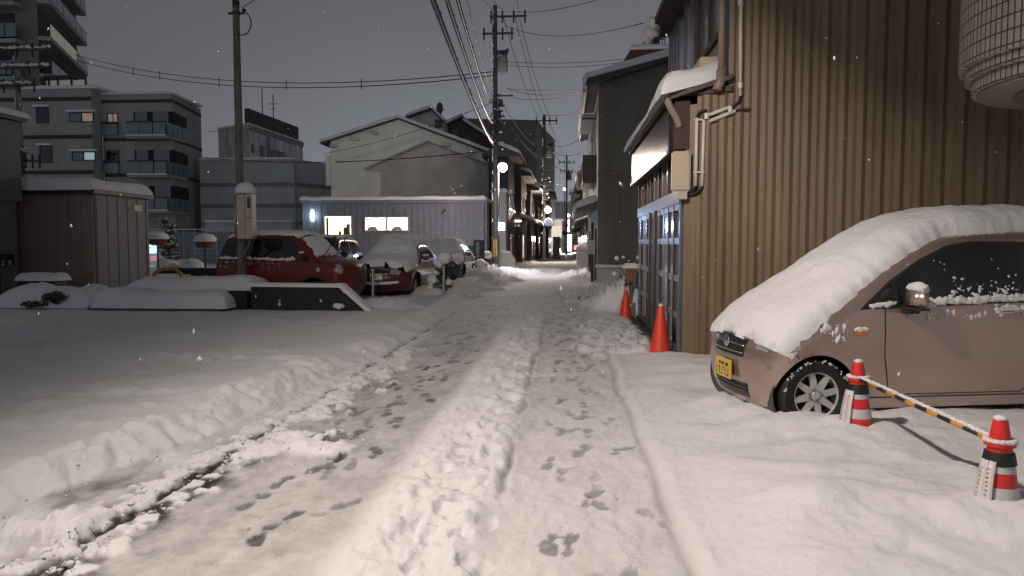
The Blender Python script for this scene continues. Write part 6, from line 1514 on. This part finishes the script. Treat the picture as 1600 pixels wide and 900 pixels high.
MB().prism([a+Vector((0, 0, z0)), b+Vector((0, 0, z0)), b+Vector((0, 0, z1)), a+Vector((0, 0, z1))], -n2*.3).build('panel', 'tiled2', sc_); gl = MB()
for k in range(8): glyph(gl, a+(b-a)*(.26+.085*k)+n2*.02+Vector((0, 0, z1-.45)), d2, Vector((0, 0, -1)), 1.25, n2)
gl.build('raised_letters', mat('faded letters', (.13, .13, .135), .8), sc_)
an = thing('roof_antenna', 'thin television aerial above the rooftop hoarding', 'antenna', (X(431, 86), 86, zt_)); MB().tube([(X(431, 86), 86, zt_), (X(431, 86), 86, Z(142, 86))], .06, 5).build('mast', 'poled', an)
m = MB()
for (v, w_) in ((157, 8), (165, 5)): m.tube([(X(431-w_, 86), 86, Z(v, 86)), (X(431+w_, 86), 86, Z(v, 86))], .035, 4)
m.build('element', 'poled', an); tag(MB().tube([(X(414, 86), 86, zt_), (X(414, 86), 86, Z(132, 86))], .06, 5).build('lightning_rod', 'poled'), 'plain thin rod left of the aerial on the concrete building', 'rod')

# ------------------------------------------------------------------ wires
NW = [0]
def wire(pts, r, label, name='overhead_cable', grp='overhead cables', m='cable'):
    o = MB().tube(pts, r, 6).build(name, m, smooth=True); tag(o, label, 'cable', grp); return o
def sag(a, b, s, n=24): return [a.lerp(b, k/n)-Vector((0, 0, s*4*(k/n)*(1-k/n))) for k in range(n+1)]
py = 38.5
# thick bundles from above the camera to the pole
for (u0, v0, yn, u1, v1, r, lab) in ((672, 0, 12, 772, 228, .045, 'thickest snow clad bundle running overhead to the tall pole, leftmost'), (697, 0, 12, 770, 195, .035, 'second thick snow clad bundle just right of the thickest one'),
                                     (716, 0, 12, 768, 160, .03, 'third bundle over the street, right of the thick pair')):
    a = P(u0-18, v0-60, yn*.75); b = P(u1, v1, py); pts = sag(a, b, .25); wire(pts, r, lab)
    s = MB()
    for k in range(170):
        f_ = random.random(); i = min(23, int(f_*24)); q_ = pts[i].lerp(pts[i+1], f_*24-i); s.blob(q_+Vector((random.gauss(0, r*.4), 0, r*.8)), (r*.6, r*2.5, r*.55), 4, .5)
    so = tag(s.build('cable_snow', SNOW, smooth=True), kind='stuff'); so.parent = bpy.data.objects[[o.name for o in bpy.data.objects if o.get('label') == lab][0]]
for (u0, v0, yn, u1, v1, lab) in ((706, 0, 12, 771, 170, 'thin wire between the snow clad bundles'), (722, 0, 12, 769, 150, 'thin wire close under the third bundle'), (734, 0, 14, 779, 20, 'thin wire from overhead to the top crossarm, left one'), (752, 0, 16, 786, 14, 'thin wire from overhead to the top crossarm, middle one'), (800, -20, 18, 812, 18, 'thin wire from overhead to the top crossarm, right one')):
    wire(sag(P(u0, v0-30, yn), P(u1, v1, py), .15), .014, lab)
# on down the street
for (u0, v0, u1, v1, lab) in ((785, 22, 842, 185, 'far wire dropping from the crossarm to the second pole, left one'), (803, 18, 850, 184, 'far wire dropping from the crossarm to the second pole, middle one'), (812, 30, 860, 184, 'far wire dropping from the crossarm to the second pole, right one'), (778, 150, 848, 235, 'low cable between the tall pole and the second pole'), (778, 165, 849, 250, 'lowest cable between the tall pole and the second pole')):
    wire(sag(P(u0, v0, py), P(u1, v1, 61), .5), .018, lab)
for (u0, v0, u1, v1) in ((842, 190, 880, 255), (858, 190, 892, 256)): wire(sag(P(u0, v0, 61), P(u1, v1, 103), .6), .022, 'far wire from the second pole to the farthest pole', grp='wires from the second to the farthest pole')
# across the sky to the left
for (u0, v0, yn, u1, v1, s_, r, lab) in ((118, 86, 60, 770, 112, 1.3, .026, 'long cable across the sky above the concrete building, upper one'), (118, 94, 60, 770, 118, 1.32, .028, 'long cable across the sky above the concrete building, lower one'), (378, 12, 16.5, 430, -25, .02, .010, 'service wire rising from the top of the service pole'),
                                         (505, 240, 47, 770, 160, .3, .016, 'wire slanting over the cream gable wall up to the pole'), (320, 246, 58, 770, 235, .5, .03, 'low cable running level across the cream gable wall'), (325, 205, 62, 398, 200, .1, .02, 'short wire between apartment block and concrete building')):
    wire(sag(P(u0, v0, yn), P(u1, v1, py if u1 > 600 else yn+.5), s_), r, lab)
m = [(252, 104), (307, 118), (417, 128), (524, 128), (626, 122)]
for (u, v) in m:
    y_ = 60+(38.5-60)*(u-118)/652; k_ = (u-118)/652; zc = P(118, 90, 60).lerp(P(770, 115, 38.5), k_); zc.z -= 4*1.31*k_*(1-k_); tag(MB().tube([zc+Vector((0, 0, .32)), zc-Vector((0, 0, .32))], .03, 5).build('cable_spacer', 'cable'), 'small spacer clip on the long cables across the sky', 'spacer', 'spacers on the long cables')
# across to the right
for (u0, v0, u1, v1, y1, s_, lab) in ((800, 18, 960, -8, 24, .2, 'wire from the top crossarm rising out of frame to the right'), (790, 40, 1005, 36, 22, .45, 'wire sagging from the pole to the brown eaves'), (782, 96, 975, 92, 40, .15, 'upper of two level wires reaching the dark ridge'), (782, 101, 975, 97, 40, .2, 'lower of two level wires reaching the dark ridge'),
                                      (792, 139, 916, 140, 26, .05, 'service wire from the pole to the siding house gutter, upper one'), (792, 138, 916, 141, 26, .25, 'service wire from the pole to the siding house gutter, middle one'), (800, 152, 916, 143, 26, .2, 'service wire from the pole to the siding house gutter, lower one'), (850, 180, 932, 176, 26, .05, 'wire from the second pole to the siding house wall')):
    wire(sag(P(u0, v0, py), P(u1, v1, y1), s_), .014, lab)
for (u0, v0, u1, v1, lab) in ((856, 225, 905, 218, 'far wire from the second pole to the siding house eaves, upper'), (857, 232, 905, 240, 'far wire from the second pole to the siding house eaves, lower'), (857, 250, 900, 268, 'far low wire from the second pole to the right hand roofs')):
    wire(sag(P(u0, v0, 61), P(u1, v1, 40), .3), .016, lab)

# ------------------------------------------------------------------ falling snow
fl = MB(); r2 = random.Random(11)
for k in range(330):
    y_ = r2.uniform(2.2, 24)**1.0; u, v = r2.uniform(-40, 1640), r2.uniform(-20, 620)
    p = P(u, v, y_)
    if p.z < .5 or (p.x > 1.2 and y_ > 5.5 and r2.random() < .5): continue
    s_ = r2.uniform(.0022, .0055)*(1 if k > 80 else r2.uniform(1.3, 2.3)); d = Vector((r2.gauss(0, .5), r2.gauss(0, .2), 1.)).normalized()*s_*r2.uniform(1., 2.4); a = d.cross(Vector((0, 1, 0))).normalized()*s_; b = Vector((0, s_, 0))
    fl.add([p+d, p+a, p+b, p-a, p-b, p-d], [(0, 1, 2), (0, 2, 3), (0, 3, 4), (0, 4, 1), (5, 2, 1), (5, 3, 2), (5, 4, 3), (5, 1, 4)])
for k in range(260):
    y_ = r2.uniform(24, 50); p = P(r2.uniform(560, 905), r2.uniform(190, 380), y_)
    s_ = r2.uniform(.010, .024); d = Vector((r2.gauss(0, .4), 0, 1.)).normalized()*s_*1.5
    fl.add([p+d, p+Vector((s_, 0, 0)), p+Vector((0, s_, 0)), p-Vector((s_, 0, 0)), p-Vector((0, s_, 0)), p-d], [(0, 1, 2), (0, 2, 3), (0, 3, 4), (0, 4, 1), (5, 2, 1), (5, 3, 2), (5, 4, 3), (5, 1, 4)])
tag(fl.build('falling_snow', SNOW), kind='stuff')

# ------------------------------------------------------------------ sky, camera, output
w = bpy.data.worlds.new('World'); S.world = w; w.use_nodes = True; nt = w.node_tree; L = nt.links; bg = nt.nodes['Background']
tc = nt.nodes.new('ShaderNodeTexCoord'); sx = nt.nodes.new('ShaderNodeSeparateXYZ'); L.new(tc.outputs['Generated'], sx.inputs[0])
nz = nt.nodes.new('ShaderNodeTexNoise'); nz.inputs['Scale'].default_value = 1.6; nz.inputs['Detail'].default_value = 3; L.new(tc.outputs['Generated'], nz.inputs['Vector'])
def wm(op, a, b, c=None):
    n = nt.nodes.new('ShaderNodeMath'); n.operation = op
    for k, v_ in enumerate((a, b, c)):
        if v_ is None: continue
        if isinstance(v_, (int, float)): n.inputs[k].default_value = v_
        else: L.new(v_, n.inputs[k])
    return n.outputs[0]
# overcast night: grey cloud, town glow low over the street ahead and a stronger glow added behind the camera to lift facing walls
low = wm('POWER', wm('SUBTRACT', 1., wm('MAXIMUM', sx.outputs['Z'], 0.)), 3.)
ahead = wm('POWER', wm('MAXIMUM', sx.outputs['Y'], 0.), 5.); behind = wm('POWER', wm('MAXIMUM', wm('MULTIPLY', sx.outputs['Y'], -1.), 0.), 1.)
v_ = wm('ADD', wm('ADD', wm('MULTIPLY', wm('MULTIPLY', low, ahead), .215), wm('MULTIPLY', wm('MULTIPLY', low, behind), .33)), wm('MULTIPLY_ADD', nz.outputs['Fac'], .04, .056))
cb2 = nt.nodes.new('ShaderNodeCombineXYZ'); L.new(wm('MULTIPLY', v_, .97), cb2.inputs[0]); L.new(v_, cb2.inputs[1]); L.new(wm('MULTIPLY_ADD', v_, 1.20, -.012), cb2.inputs[2])
L.new(cb2.outputs[0], bg.inputs[0]); bg.inputs[1].default_value = 1.
cam = bpy.data.cameras.new('camera'); co = link(bpy.data.objects.new('camera', cam)); cam.sensor_width = 36; cam.lens = 36*FPX/1600; cam.clip_end = 2000; cam.clip_start = .05
co.location = (0, 0, CH); co.rotation_euler = (math.pi/2-PIT, 0, YAW); S.camera = co
S.view_settings.view_transform = 'Standard'; S.view_settings.look = 'None'; S.view_settings.exposure = 0; S.view_settings.gamma = 1; S.view_settings.use_curve_mapping = False
S.cycles.use_denoising = True; S.cycles.max_bounces = 6; S.cycles.diffuse_bounces = 3; S.cycles.sample_clamp_indirect = 3; S.cycles.caustics_reflective = False; S.cycles.caustics_refractive = False
